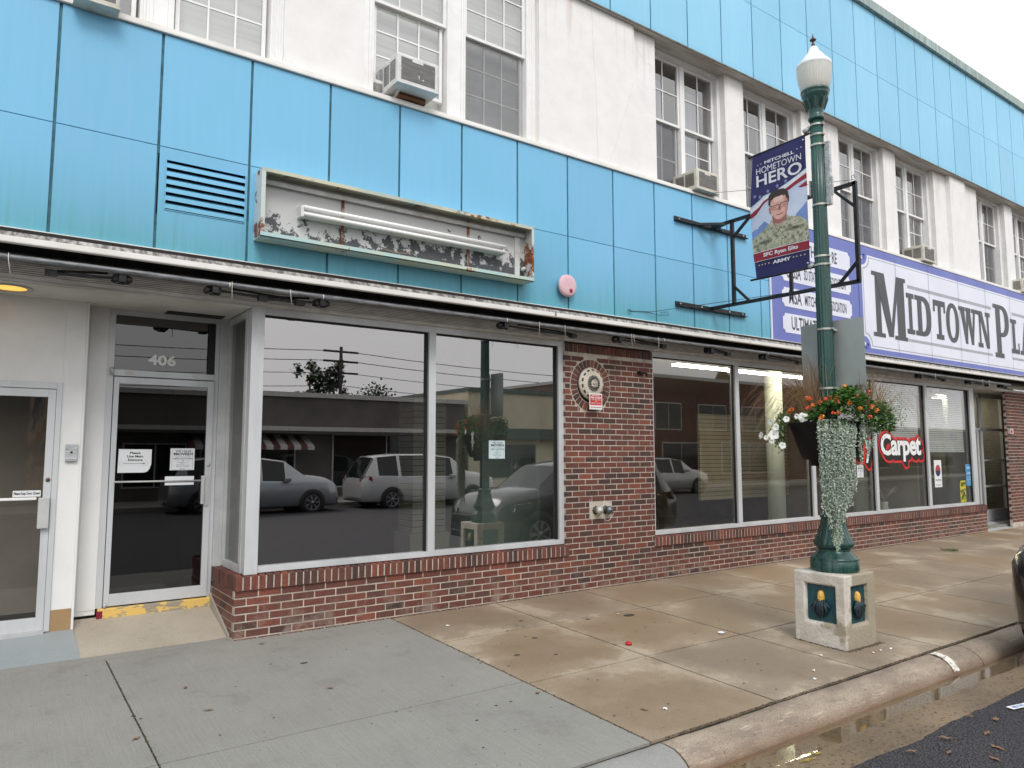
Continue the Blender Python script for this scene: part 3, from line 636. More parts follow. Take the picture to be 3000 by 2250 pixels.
# ramps and thresholds at the doors
def ramp(x0, x1, y0, z0, y1, z1, mat, name, xl=None):
    xl = x0 if xl is None else xl
    return tag(MB().add([(xl, y0, z0), (x1+.03, y0, z0), (x1, y1, z1), (x0, y1, z1), (xl, y0, -.2), (x1+.03, y0, -.2), (x1, y1, -.2), (x0, y1, -.2)], [(0, 1, 2, 3), (4, 5, 6, 7), (0, 1, 5, 4), (1, 2, 6, 5), (2, 3, 7, 6), (3, 0, 4, 7)]).build(name, mat), kind='structure')
ent_c = concrete('entry_concrete', lin(192, 182, 166), lin(168, 158, 142), lin(120, 110, 100), False, None, .12)
ramp(.664, 1.80, .135, .008, .80, .178, ent_c, 'entrance_ramp', .69)
tile = NT('gray_tile_floor'); _p = tile.pos(); _br = tile.n('TexBrick'); _br.inputs['Scale'].default_value = 22; _br.inputs['Mortar Size'].default_value = .012; _br.inputs['Color1'].default_value = lin(150, 158, 160); _br.inputs['Color2'].default_value = lin(144, 152, 154); _br.inputs['Mortar'].default_value = lin(118, 122, 122); tile.l(_p, _br.inputs[0])
tile_m = tile.fin(tile.mix(tile.ramp(tile.noise(_p, 1.5, 5), [(.35, 0.), (.7, 1.)]), _br.outputs[0], lin(150, 156, 158)), .5)
ramp(-14, .664, .135, .006, .62, .152, tile_m, 'entrance_floor')
MB().add([(1.785, .10, .0), (1.80, .10, .0), (1.80, .80, .0), (1.785, .80, 0), (1.785, .10, .03), (1.80, .10, .03), (1.80, .80, .285), (1.785, .80, .285)], [(0, 1, 2, 3), (4, 5, 6, 7), (0, 1, 5, 4), (1, 2, 6, 5), (2, 3, 7, 6), (3, 0, 4, 7)]).build('concrete_skirt', pm('skirt', lin(170, 164, 152), None, 4, .9), B)
yt = NT('peeling_yellow'); _n2 = yt.noise(yt.pos((1, 1, 2.2)), 5, 8, .65); yel = yt.fin(yt.mix(yt.ramp(_n2, [(.50, 0.), (.53, 1.)]), lin(228, 190, 106), lin(158, 148, 128)), .7)
thr = MB(); thr.box(.862, 1.80, .76, .81, .12, .25); thr.build('threshold_step', yel, B, bevel=.008)
MB().box(.855, .90, .7585, .77, .17, .232).build('red_paint', pm('red_paint', lin(130, 26, 46), None, 8, .7), B)
# alcove far right
ramp(16.6, 19.4, .0, .0, .55, .10, pm('alcove_floor', lin(176, 178, 178)), 'entrance_floor')
fd = frame('door_frame', [(17.80, 17.88, .1, 2.9), (18.92, 19.02, .1, 2.9), (16.4, 17.06, 2.78, 2.9), (17.0, 17.06, .1, 2.9), (17.06, 18.92, 2.07, 2.13), (17.88, 18.92, .1, .34), (17.88, 18.92, .83, .87), (17.88, 18.92, 1.4, 1.44), (17.06, 18.92, 2.80, 2.9), (17.60, 17.68, .1, 2.07)], .5, .56)
pane(17.06, 18.92, .2, 2.8, .53, fd, glass('far_door_glass', .10, (.55, .55, .55, 1)))
MB().box(19.3, 19.36, .7, 3.2, .1, 2.95).build('interior_or_added_partition', beige_int, B)  # pale plane added behind the far door to brighten its glass
MB().box(19.02, 19.3, 0.31, .6, .1, 2.9).build('alcove_wall', brick_m, B)
# ---- interiors
it = MB(); it.box(-1, 1.9, 3.4, 3.5, 0, 2.95); it.box(1.86, 1.90, .87, 3.4, 0, 2.9); it.build('interior_wall', dark_int, B)
it = MB(); it.box(1.91, 6.98, .12, 7.5, .02, .06); it.build('interior_floor', pm('dark_carpet', lin(50, 52, 56), lin(38, 40, 44), 8, .95), B)
it = MB(); it.box(1.91, 6.98, .12, 7.4, 3.03, 3.1); it.build('interior_ceiling', pm('dark_ceiling', lin(130, 128, 122)), B)
MB().box(1.91, 6.9, 6.4, 6.5, 0, 3.03).build('interior_wall', pm('back_wall', lin(88, 84, 78), None, 2), B)
MB().box(6.86, 6.98, .16, 7.4, 0, 3.03).build('interior_wall', beige_int, B)
def slat(name, x0, x1, y0, y1, z0, z1, ax, mat, label=None, p=.0762, par=B):
    if name == 'slatwall': p = .08
    m = MB(); z = z0
    while z < z1-.01: m.box(x0, x1, y0, y1, z+.004, min(z+p-.004, z1)); z += p
    o = m.build(name, mat, par); MB().box(x0+.01, x1-.01, y0+.01, y1-.01, z0, z1-.01).build('slot_shadow_gap', gask, par); return o
slw = pm('slatwall', lin(206, 204, 180), lin(190, 188, 166), 3, .6)
sp_ = thing('slatwall_post', (4.6, 1.8, .06), 'cream slatted display post standing behind the second window from the corner', 'display stand')
slat('slatted_panel', 4.36, 4.83, 1.6, 2.0, .60, 2.29, 0, slw, par=sp_); MB().box(4.32, 4.88, 1.58, 2.02, .06, .595).build('base', slw, sp_)
pt = MB(); pt.box(5.13, 6.0, 1.2, 1.28, .06, 3.0); pt.box(6.0, 6.85, 1.14, 1.22, .06, 3.0); pt.box(5.13, 5.2, 1.28, 2.6, .06, 3.0)
pt.build('interior_or_added_partition', pm('pale_partition', lin(205, 222, 212), lin(190, 208, 198), 2, .6), B)
it = MB(); it.box(6.985, 19.0, .12, 7.5, .02, .06); it.build('interior_floor', pm('gray_carpet', lin(140, 138, 130), lin(120, 118, 110), 5, .95), B)
it = MB(); it.box(6.985, 23.6, .12, 7.4, 3.03, 3.1); it.build('interior_ceiling', pm('ceiling', lin(196, 192, 176)), B)
it = MB(); it.box(6.985, 23.6, 5.6, 5.7, 0, 3.03); it.box(6.985, 7.05, .16, 5.6, 0, 3.03); it.build('interior_wall', pm('warm_wall', lin(170, 160, 138), None, 2), B)
MB().box(14.42, 14.5, .3, 5.6, .06, 3.03).build('interior_or_added_partition', beige_int, B)  # added wall that keeps the lit shop's light out of the next one
slat('slatwall', 11.44, 14.35, 3.0, 3.06, .66, 2.36, 0, pm('slat_gray', lin(196, 190, 168), None, 2, .7))
MB().box(7.4, 9.35, 3.1, 3.2, .06, 2.6).build('interior_or_added_partition', beige_int, B)
for x, y in ((11.0, 1.0), (14.0, 1.2), (18.0, 1.2)): MB().lathe([(.145, .06), (.145, 3.03)], (x, y, 0), 24).build('interior_column', pm('pale_column', lin(214, 222, 208), lin(200, 208, 194), 2, .6), B)
tube_m = emis('tube_or_added_light', (1, .93, .76, 1), 22)
for i in range(3): MB().box(8.1+i*1.25, 9.3+i*1.25, .56+i*.02, .68+i*.02, 2.86, 2.89).build('ceiling_or_added_light', tube_m, B)
for x, y in ((18.3, 1.3),): MB().box(x-.7, x+.7, y-.1, y+.1, 2.84, 2.86).build('ceiling_or_added_light', tube_m, B)  # unseen light added to brighten the interior behind the far door
# venetian blinds behind the last two panes, papers in the window
vb = MB(); lou_blind(vb, 12.75, 14.20, 1.80, 2.84, .13, .036); vb.build('venetian_blind', pm('blind_gray', lin(244, 247, 247)), B)
vb = MB(); lou_blind(vb, 14.62, 16.06, 1.62, 2.82, .13, .036); vb.box(14.62, 16.06, .125, .145, 1.6, 1.62); vb.build('venetian_blind', MC['blind_gray'], B)
# ============================================================ THINGS ON THE FACADE
# ---- empty sign box
rust = lin(150, 84, 46)
sb = thing('sign_box', (3.2, -.44, 3.40), 'long rusty open sign box with bare fluorescent tubes on the blue panels', 'sign box')
rp_m = rusty('rusty_pale_blue', lin(176, 208, 208), rust, .60, lin(204, 208, 186), 6)
rp2 = rusty('rusty_cream', lin(206, 204, 180), rust, .57, lin(170, 186, 180), 5)
m = MB(); m.box(1.765, 4.64, -.54, -.352, 3.405, 3.412); m.box(1.765, 4.64, -.54, -.533, 3.405, 3.445); m.build('bottom_tray', rp_m, sb)
m = MB(); m.box(1.765, 4.64, -.54, -.352, 3.994, 4.0); m.box(1.765, 4.64, -.54, -.533, 3.968, 3.994); m.build('top_lid', rp2, sb)
re_ = rusty('rusty_end', lin(196, 214, 220), rust, .5, lin(206, 208, 200), 5)
MB().box(1.765, 1.772, -.5395, -.352, 3.412, 3.994).box(1.772, 1.800, -.5395, -.535, 3.445, 3.968).build('end_plate', re_, sb); MB().box(4.633, 4.64, -.5395, -.352, 3.412, 3.994).box(4.612, 4.633, -.5395, -.535, 3.445, 3.968).build('end_plate', re_, sb)
MB().box(1.772, 4.633, -.372, -.358, 3.412, 3.994).build('back_panel', peel('peeling_white_paint', lin(204, 204, 203), lin(78, 80, 84), .595), sb)
rr_ = rusty('rusty_rib', lin(170, 160, 150), rust, .46, None, 9)
for a in (2.54, 3.90): MB().box(a, a+.025, -.385, -.372, 3.413, 3.97).build('rib', rr_, sb)
m = MB(); m.box(4.50, 4.56, -.39, -.372, 3.414, 3.96); m.tube([(1.80, -.41, 3.925), (4.60, -.41, 3.925)], .022, 10); m.tube([(4.585, -.40, 3.56), (4.585, -.44, 3.56)], .02, 10)
m.build('conduit', pm('white_enamel', lin(220, 222, 222), lin(190, 188, 182), 5, .4), sb)
fx_ = MB(); fx_.box(2.14, 4.30, -.455, -.372, 3.672, 3.728); fx_.box(2.13, 2.155, -.475, -.372, 3.66, 3.76); fx_.box(4.285, 4.30, -.475, -.372, 3.66, 3.75)
fxo = fx_.build('light_fixture', rusty('fixture_white', lin(222, 222, 218), rust, .62, None, 4), sb)
for dz in (3.745, 3.685): MB().tube([(2.155, -.475, dz), (4.31, -.475, dz)], .018, 10).build('fluorescent_lamp', pm('tube_glass', lin(252, 252, 250), lin(250, 250, 248), 3, .2), fxo)
m = MB(); m.tube([(2.95, -.40, 3.52), (3.05, -.44, 3.49), (3.18, -.43, 3.50), (3.26, -.40, 3.55)], .006, 6); m.build('loose_wire', pm('wire_tan', lin(150, 130, 110)), sb)
# ---- pink siren
sr = thing('alarm_siren', (5.20, -.38, 3.33), 'round faded pink siren mounted on the blue panels right of the sign box', 'alarm')
Mx = Matrix.Rotation(R(90), 4, 'X')
MB().lathe([(.0005, 0), (.06, 0), (.105, .002), (.122, .012), (.127, .03), (.12, .05), (.09, .058), (.09, .09)], (5.205, -.44, 3.462), 32, None, Matrix.Rotation(R(-90), 4, 'X')).build('housing', pm('faded_pink', lin(228, 192, 200), lin(220, 178, 188), 3, .5), sr)
MB().lathe([(.0005, 0), (.022, .0), (.024, .004)], (5.235, -.4435, 3.405), 16, None, Matrix.Rotation(R(-90), 4, 'X')).build('lens', pm('dark_red', lin(150, 40, 52)), sr)
# ---- brass alarm gong with notice
gg = thing('alarm_gong', (5.90, 0, 2.2), 'round weathered metal alarm gong set in a ring of bricks', 'alarm')
cx, cz = 5.893, 2.425
Mn = Matrix.Rotation(R(-90), 4, 'X')
MB().lathe([(.0005, -.0), (.218, 0), (.218, .01)], (cx+.01, -.008, cz-.01), 40, None, Matrix.Rotation(R(-90), 4, 'X')).build('backing', gask, gg)
dm = rusty('weathered_dome', lin(206, 200, 188), lin(170, 124, 84), .56, lin(186, 156, 118), 3)
MB().lathe([(.0005, -.062), (.06, -.060), (.12, -.050), (.17, -.034), (.195, -.016), (.2, .0)], (cx, -.018, cz), 48, None, Matrix.Rotation(R(-90), 4, 'X') @ Matrix.Diagonal((1, 1, 1, 1))).build('dome', dm, gg)
def gy(r): return -.018-.0635*(1-(r/.2)**2.2)-.004
sl_ = MB(); ltr = MB()
for i in range(24):
    a = 2*pi*i/24; u = Vector((cos(a), 0, sin(a))); s_ = Vector((-sin(a), 0, cos(a)))
    P = []
    for r_, w_ in ((.05, .0045), (.138, .0135)):
        for sg in (-1, 1): p = Vector((cx, 0, cz))+u*r_+s_*sg*w_; p.y = gy(r_)-.003; P.append(p)
    sl_.add([P[0], P[1], P[3], P[2]], [(0, 1, 2, 3)])
for i in range(14):
    a0 = 2*pi*(i+.18)/14; a1 = 2*pi*(i+.75)/14; P = []
    for a, r_ in ((a0, .158), (a1, .158), (a1, .176), (a0, .176)): P.append((cx+cos(a)*r_, gy(r_)-.012, cz+sin(a)*r_))
    sl_.add(P, [(0, 1, 2, 3)])
sl_.build('slots', gask, gg)
tri = MB(); Tp = [(cx-.046, cz-.034), (cx+.046, cz-.034), (cx, cz+.050)]
for i in range(3):
    a, b = Tp[i], Tp[(i+1) % 3]; tri.bar((a[0], -.086, a[1]), (b[0], -.086, b[1]), .006, .006, (0, 1, 0))
tri.lathe([(.0005, -.012), (.014, -.010), (.018, 0)], (cx, -.084, cz), 16, None, Matrix.Rotation(R(-90), 4, 'X'))
tri.build('emblem', pm('white_metal', lin(220, 218, 212), lin(170, 150, 130), 20, .5), gg)
lt = MB()
for word, a0, step in (('GRINNELL', 196, -13.5), ('AUTOMATIC', 128, -12.0), ('SPRINKLER', 18, -12.)):
    for i, ch in enumerate(word):
        a = R(a0+step*i); r_ = .138; c_ = Vector((cx+cos(a)*r_, gy(r_)-.009, cz+sin(a)*r_)); up = Vector((cos(a), 0, sin(a))); ri = Vector((sin(a), 0, -cos(a)))
        text_mb(ch, (-.008, .008, -.009, .009), c_, ri, up, (0, -1, 0), .001, .02, lt)
lt.build('lettering', pm('worn_lettering', lin(236, 226, 210)), gg)
fs = thing('alarm_notice', (5.915, -.09, 2.10), 'small red and white fire alarm notice hanging below the metal gong', 'notice')
MB().box(5.81, 6.015, -.082, -.078, 2.112, 2.305).build('plate', paper, fs)
MB().box(5.822, 6.003, -.0835, -.0825, 2.165, 2.290).build('red_field', pm('sign_red', lin(206, 44, 40)), fs)
t_ = text_mb('SPRINKLER', (5.85, 5.975, 2.272, 2.284), (0, -.0838, 0), FX, FZ, FN, .0006, .02)
text_mb('FIRE ALARM', (5.832, 5.993, 2.242, 2.266), (0, -.0838, 0), FX, FZ, FN, .0006, .03, t_); text_mb('WHEN BELL RINGS', (5.84, 5.985, 2.222, 2.234), (0, -.0838, 0), FX, FZ, FN, .0006, .02, t_)
text_mb('CALL', (5.893, 5.933, 2.203, 2.214), (0, -.0838, 0), FX, FZ, FN, .0006, .02, t_); text_mb('FIRE DEPT. POLICE', (5.84, 5.985, 2.18, 2.194), (0, -.0838, 0), FX, FZ, FN, .0006, .02, t_); t_.build('lettering', paper, fs)
MB().box(5.826, 5.999, -.0835, -.0825, 2.135, 2.142).build('red_line', MC['sign_red'], fs)
# ---- twin hose connection
hc = thing('hose_connection', (6.045, 0, .81), 'pair of capped steel fire hose inlets recessed low in the brick pier', 'hose inlet')
pl_ = pm('plate_gray', lin(148, 156, 150), lin(116, 122, 116), 8, .6, .2)
m = MB(); m.box(5.866, 6.224, .035, .05, .815, 1.035); m.build('backplate', pl_, hc)
m = MB(); m.box(5.866, 6.224, .0, .035, 1.035, 1.04); m.box(5.862, 5.866, 0, .05, .81, 1.04); m.box(6.224, 6.228, 0, .05, .81, 1.04); m.build('recess_frame', galv, hc)
for xx, mt in ((5.975, pm('cap_pale', lin(196, 194, 186), None, 8, .5, .3)), (6.135, pm('cap_steel', lin(110, 118, 122), None, 8, .35, .7))):
    c_ = MB(); c_.lathe([(.05, 0), (.052, .03), (.040, .035), (.040, .06)], (xx-.012, .03, .912), 8, None, Matrix.Rotation(R(90), 4, 'X')); cp_ = c_.build('inlet', pm('inlet_iron', lin(70, 70, 68), None, 9, .5, .4), hc)
    c_ = MB(); c_.lathe([(.044, 0), (.046, .045), (.036, .055), (.018, .058), (.018, .066), (.0005, .068)], (xx, -.028, .912), 20, None, Matrix.Rotation(R(90), 4, 'X'))
    for a in (20, 140, 260): c_.lathe([(.007, 0), (.007, .02)], (xx+.05*cos(R(a)), -.04, .912+.05*sin(R(a))), 6, None, Matrix.Rotation(R(90), 4, 'X'))
    c_.build('cap', mt, cp_)
pts = [(6.0+.2*t, -.06, .87-.085*math.sin(pi*t)) for t in [i/14 for i in range(15)]]
MB().tube(pts, .0035, 5).build('chain', galv, hc)
# ---- call box on white wall
kb = thing('call_box', (.586, .59, 1.53), 'small gray metal call box with one button on the white entrance wall', 'call box')
MB().box(.545, .632, .572, .5925, 1.53, 1.678).build('cover', galv, kb, bevel=.004)
MB().lathe([(.0005, 0), (.009, 0), (.009, .003)], (.588, .569, 1.606), 14, None, Matrix.Rotation(R(-90), 4, 'X')).build('button', gask, kb)
MB().box(.57, .607, .568, .572, 1.548, 1.553).build('slot_cover', alu, kb)
# ---- recessed lamp in soffit
rl_ = thing('recessed_lamp', (.10, .27, 2.88), 'lit amber recessed ceiling lamp under the entrance soffit', 'lamp')
MB().lathe([(.155, 0), (.155, .008), (.118, .010), (.118, .0)], (.085, .27, 2.886), 36, cap=False).build('trim_ring', MC['soffit'], rl_)
MB().lathe([(.0005, -.012), (.06, -.010), (.118, 0)], (.085, .27, 2.892), 36, cap=False).build('lens', emis('amber_lens', lin(255, 196, 92), .95), rl_)
# ---- roller pipe, clamps, arms below canopy
rpipe = thing('awning_pipe', (9, -.2, 3.0), 'long galvanised awning pipe with black clamps running under the canopy', 'pipe')
MB().tube([(-10, -.345, 3.0), (.6, -.34, 3.0), (6.8, -.34, 2.997), (9.8, -.34, 3.006), (17.2, -.34, 2.985)], .0225, 12).build('pipe', pm('pipe_zinc', lin(142, 144, 147), lin(96, 98, 102), 14, .5, .35, streak=(.5, 3, 3)), rpipe)
MB().tube([(17.35, -.34, 2.88), (22, -.34, 2.88)], .02, 10).build('pipe', galv, rpipe)
def clamp(x, flip=1, arm=0.):
    m = MB(); z = 2.985; x *= .982; flip = flip
    m.box(x-.055, x+.055, -.19, -.12, z-.035, z+.012); m.box(x-.02, x+.03, -.22, -.1, z-.045, z+.03)
    m.lathe([(.0005, -.03), (.028, -.03), (.028, .03), (.0005, .03)], (x+.05*flip, -.17, z-.02), 10, None, Matrix.Rotation(R(90), 4, 'X'))
    m.tube([(x-.06*flip, -.13, z-.03), (x-.03*flip, -.19, z-.055), (x+.03*flip, -.20, z-.05), (x+.07*flip, -.15, z-.02)], .009, 6)
    if arm: m.bar((x, -.16, z-.01), (x+arm, -.14, z-.03), .018, .022); m.box(x+arm-.05, x+arm+.03, -.17, -.11, z-.05, z-.005); m.tube([(x+arm*.2, -.15, z+.02), (x+arm, -.14, z-.01)], .01, 6)
    m.v = [(p[0], p[1]-.12, p[2]-.022) for p in m.v]; m.build('clamp', black_st, rpipe)
for x, f_, a_ in ((.80, 1, -.45), (1.50, -1, .75), (2.44, 1, -.5), (4.50, -1, 1.0), (6.20, -1, .82), (7.9, 1, .42), (9.1, -1, .9), (10.9, 1, -.7), (13.7, -1, 1.0), (15.7, -1, .9), (17.2, 1, .3)): clamp(x, f_, a_)
zt_ = pm('zip_white', lin(226, 226, 220))
for x in (.06, 1.635, 2.14, 4.95, 5.32, 6.38, 6.42, 6.86, 14.2, 16.2, 16.5):
    m = MB(); x *= .978; m.tube([(x, -.368, 3.022), (x, -.370, 2.98), (x+random.uniform(-.015, .02), -.370, 2.98-random.uniform(.08, .14))], .0028, 4); m.build('zip_tie', zt_, rpipe)
for x in (1.62, 2.45, 4.52, 6.98, 9.15): MB().lathe([(.0245, -.006), (.0245, .006)], (x*.978, -.34, 2.998), 12, None, Matrix.Rotation(R(90), 4, 'Y')).build('pipe_band', alu, rpipe)
# old hook on the pier
hk = thing('wall_hook', (6.75, 0, 2.62), 'small rusty black bracket high on the right of the brick pier', 'bracket')
MB().box(6.70, 6.80, -.03, .0, 2.60, 2.63).tube([(6.71, -.02, 2.62), (6.72, -.06, 2.61), (6.80, -.07, 2.60), (6.83, -.04, 2.58)], .012, 6).build('hook', black_st, hk)
# ---- air conditioners
acg = lin(225, 226, 226)
ac_m = pm('ac_white', acg, lin(206, 206, 200), 5, .5); ac_o = pm('ac_cream', lin(214, 210, 198), lin(190, 184, 170), 5, .55)
coil = NT('ac_coil'); _p = coil.pos(); _w = coil.noise(coil.pos((1, 1, 30)), 8, 3); _c = coil.mix(coil.ramp(_w, [(.35, 0.), (.65, 1.)]), lin(94, 92, 92), lin(130, 128, 126))
_c = coil.mix(coil.ramp(coil.noise(_p, 11, 3, .4), [(.66, 0.), (.68, 1.)]), _c, lin(226, 226, 226)); coil_m = coil.fin(_c, .8)
def aircon(x0, x1, yf, yb, z0, z1, label, mat, wood=False):
    t = thing('air_conditioner', ((x0+x1)/2, yb, z0), label, 'air conditioner', 'window air conditioners along the upper storey')
    b = MB(); b.box(x0, x1, yf, yb, z0, z1); b.build('casing', mat, t, bevel=.018)
    w = x1-x0; g0, g1 = x0+w*.09, x1-w*.10
    g = MB(); g.box(g0, g1, yf-.002, yf+.001, z0+.035, z1-.04); g.box(g0+w*.28, g0+w*.55, yf-.003, yf-.0025, z1-.041, z1-.0405); g.build('coil_grille', coil_m, t)
    tabm = MB(); tabm.box(g0+w*.26, g0+w*.52, yf-.004, yf-.0021, z1-.065, z1-.035); tabm.build('top_tab', mat, t)
    l_ = MB(); n_ = 15
    for c0, c1 in ((.12, .47), (.52, .86)):
        for i in range(n_):
            z = z0+.05+(z1-z0-.10)*i/n_; ya, yb2 = yf+(yb-yf)*c0, yf+(yb-yf)*c1
            l_.quad((x0-.001, ya, z), (x0-.001, yb2, z+.006), (x0-.001, yb2, z+.013), (x0-.001, ya, z+.007))
    l_.build('side_louvers', gask, t)
    MB().box(x0-.003, x1+.003, yf-.004, yb+.002, z0-.006, z0+.012).build('base_pan', mat, t, bevel=.004)
    if wood:
        k = MB(); k.box(x0+.10, x1-.06, yf+.16, yb+.02, z0-.066, z0-.012); k.build('wood_block', pm('weathered_wood', lin(128, 92, 58), lin(70, 48, 34), 6, .8, streak=(.4, 4, 8)), t)
        k = MB(); k.add([(x0+.07, yf+.12, z0-.006), (x0+.10, yf+.12, z0-.006), (x0+.08, yf+.22, z0-.08), (x0+.05, yf+.22, z0-.08)], [(0, 1, 2, 3)]); k.build('bracket', mat, t)
    return t
aircon(3.005, 3.46, -.54, -.20, 5.135, 5.435, 'white air conditioner with damaged grille propped on a wooden block above the sign box', ac_m, True)
aircon(7.41, 7.85, -.45, -.02, 5.06, 5.335, 'cream air conditioner in the first paired window, left of the banner', ac_o)
aircon(13.60, 14.03, -.42, -.02, 5.06, 5.35, 'cream air conditioner over the Midtown lettering, with heavily flaked grille', ac_o)
aircon(18.0, 18.42, -.42, -.02, 5.05, 5.345, 'air conditioner at the far right edge of the upper storey', ac_o)
aircon(.36, .66, -.50, -.20, 5.005, 5.30, 'dirty air conditioner cut off by the top left edge of the photo', ac_o)
# ---- shop papers and window decals
def card(name, x0, x1, z0, z1, y, label, cat, lines, m=paper, ink_=ink, group=None, poly=None):
    t = thing(name, ((x0+x1)/2, y, z0), label, cat, group)
    P = poly or [(x0, z0), (x1, z0), (x1, z1), (x0, z1)]
    MB().prism(P, FX, FZ, FN, (0, y, 0), .001).build('sheet', m, t)
    L = MB(); w, h = x1-x0, z1-z0
    for tx_, a, b, c, d, bo in lines:
        if tx_ == '-': L.prism([(x0+w*a, z0+h*c), (x0+w*b, z0+h*c), (x0+w*b, z0+h*d), (x0+w*a, z0+h*d)], FX, FZ, FN, (0, y-.0014, 0), .0003)
        else: text_mb(tx_, (x0+w*a, x0+w*b, z0+h*c, z0+h*d), (0, y-.001, 0), FX, FZ, FN, .0006, bo, L)
    L.build('printing', ink_, t); return t
MV = [('WE HAVE', .2, .86, .84, .91, .03), ('MOVED!', .14, .92, .68, .81, .04), ('-', .1, .92, .645, .65, 0), ('PLEASE VISIT US IN OUR', .22, .84, .59, .615, .01), ('NEW LOCATION!', .13, .93, .49, .56, .025), ('-', .18, .44, .43, .435, 0), ('-', .60, .86, .43, .435, 0),
      ('O', .49, .55, .40, .465, .03), ('COMMERCE ST', .28, .78, .345, .37, .01), ('SUITE C', .42, .62, .29, .315, .01), ('MITCHELL, SD', .28, .76, .24, .265, .01), ('-', .16, .86, .215, .22, 0), ('Oh My Carpet', .26, .78, .12, .19, .0), ('605', .4, .62, .04, .08, .01),
      ('-', .07, .93, .955, .96, 0), ('-', .07, .93, .02, .025, 0), ('-', .07, .077, .02, .96, 0), ('-', .923, .93, .02, .96, 0)]
card('door_notice', .967, 1.238, 1.423, 1.632, .783, 'white main entrance notice with a curled corner, left of two on door 406', 'notice',
     [('Please', .34, .66, .80, .90, .03), ('Use Main', .26, .74, .65, .75, .03), ('Entrance', .29, .73, .50, .60, .03), ('-', .14, .80, .385, .40, 0), ('-', .75, .80, .40, .415, 0), ('-', .75, .80, .37, .385, 0), ('-', .05, .90, .455, .458, 0), ('-', .05, .90, .32, .323, 0), ('-', .05, .053, .32, .458, 0), ('-', .897, .9, .32, .458, 0)],
     poly=[(.965, 1.423), (1.18, 1.423), (1.205, 1.43), (1.225, 1.455), (1.238, 1.50), (1.238, 1.632), (.969, 1.635)])
card('moved_notice', 1.396, 1.607, 1.440, 1.642, .783, 'white moved location notice on the right side of door 406', 'notice', MV)
card('paper_slip', 1.356, 1.607, 1.303, 1.384, .772, 'folded white paper tucked over the push bar of door 406', 'paper', [('-', 0, 1, .30, .34, 0)])
card('moved_notice', 4.481, 4.694, 1.533, 1.732, .082, 'pale blue moved location notice alone in the second shop window', 'notice', MV, pm('pale_blue_paper', lin(206, 226, 226)))
card('moved_notice', 11.93, 12.13, 1.175, 1.38, .082, 'small moved-location notice behind the planter, below the red carpet lettering', 'notice', MV)
card('door_sticker', .196, .388, 1.245, 1.296, .586, 'white sticker asking to keep the door closed, on the left door', 'sticker', [('Please Keep Door Closed', .04, .96, .2, .78, .03)])
blu = pm('poster_blue', lin(92, 160, 204), lin(60, 120, 176), 12, .6, lo=.45, hi=.6); yelp = pm('poster_yellow', lin(196, 190, 60), lin(60, 66, 32), 14, .6, lo=.48, hi=.56)
t = card('poster', 15.95, 16.2, .925, 1.357, .082, 'narrow blue poster at the right end of the last shop window', 'poster', [('COFFEE', .15, .85, .80, .88, .02), ('OPEN', .2, .8, .55, .62, .02), ('-', .15, .85, .4, .41, 0), ('-', .15, .8, .3, .31, 0)], blu, paper)
t = card('poster', 15.665, 15.915, .61, 1.04, .082, 'yellow and black poster low in the last shop window', 'poster', [('CORN', .15, .85, .82, .92, .03), ('SALE', .1, .9, .12, .24, .03)], yelp, ink)
t = card('poster', 14.64, 14.93, .936, 1.448, .082, 'white poster with a red and blue roundel in the last shop window', 'poster', [('-', .15, .85, .1, .11, 0), ('-', .15, .85, .06, .07, 0), ('TAE KWON', .12, .88, .22, .3, .02)], paper, ink)
c_ = [(14.785+.1*cos(a)*1, 1.25+.11*sin(a)) for a in [2*pi*i/28 for i in range(28)]]
MB().prism(c_, FX, FZ, FN, (0, .0795, 0), .0003).build('roundel', pm('navy', lin(40, 52, 84)), t)
MB().prism([(p[0], p[1]) for p in c_[:15]], FX, FZ, FN, (0, .079, 0), .0003).build('roundel_top', pm('roundel_red', lin(176, 66, 66)), t)
t = thing('striped_cloth', (15.05, .14, 2.74), 'red and white cloth at the top of the last shop window', 'cloth')
MB().quad((14.70, .12, 2.74), (15.42, .12, 2.78), (15.40, .12, 2.85), (14.66, .12, 2.85)).build('cloth', pm('cloth_red', lin(186, 70, 76)), t)
MB().quad((14.82, .118, 2.745), (15.1, .118, 2.765), (15.08, .118, 2.848), (14.8, .118, 2.848)).build('stripe', paper, t)
t = thing('ball', (16.03, .3, 1.86), 'blue and white ball hanging in the last shop window', 'ball')
MB().ball((16.03, .3, 1.90), .085, 12).build('blue_half', pm('ball_blue', lin(48, 120, 204)), t); MB().ball((16.05, .285, 1.93), .076, 12).build('white_half', paper, t)
t = thing('drying_vase', (13.9, .7, .6), 'dried palm fronds in a pale vase behind the carpet lettering', 'plant')
MB().lathe([(.05, .06), (.08, .3), (.06, .62), (.07, .66)], (13.95, .7, 0), 14).build('vase', MC['pale_column'], t)
m = MB()
for i in range(26):
    a = random.uniform(0, 2*pi); l = random.uniform(.3, .55); q = [Vector((13.95, .7, .64))+Vector((cos(a)*l*k, sin(a)*l*k*.5, l*1.5*k-.9*l*k*k)) for k in (0, .35, .7, 1)]
    m.tube(q, [.006, .01, .008, .002], 4)
m.build('frond', pm('dry_frond', lin(196, 190, 172)), t)
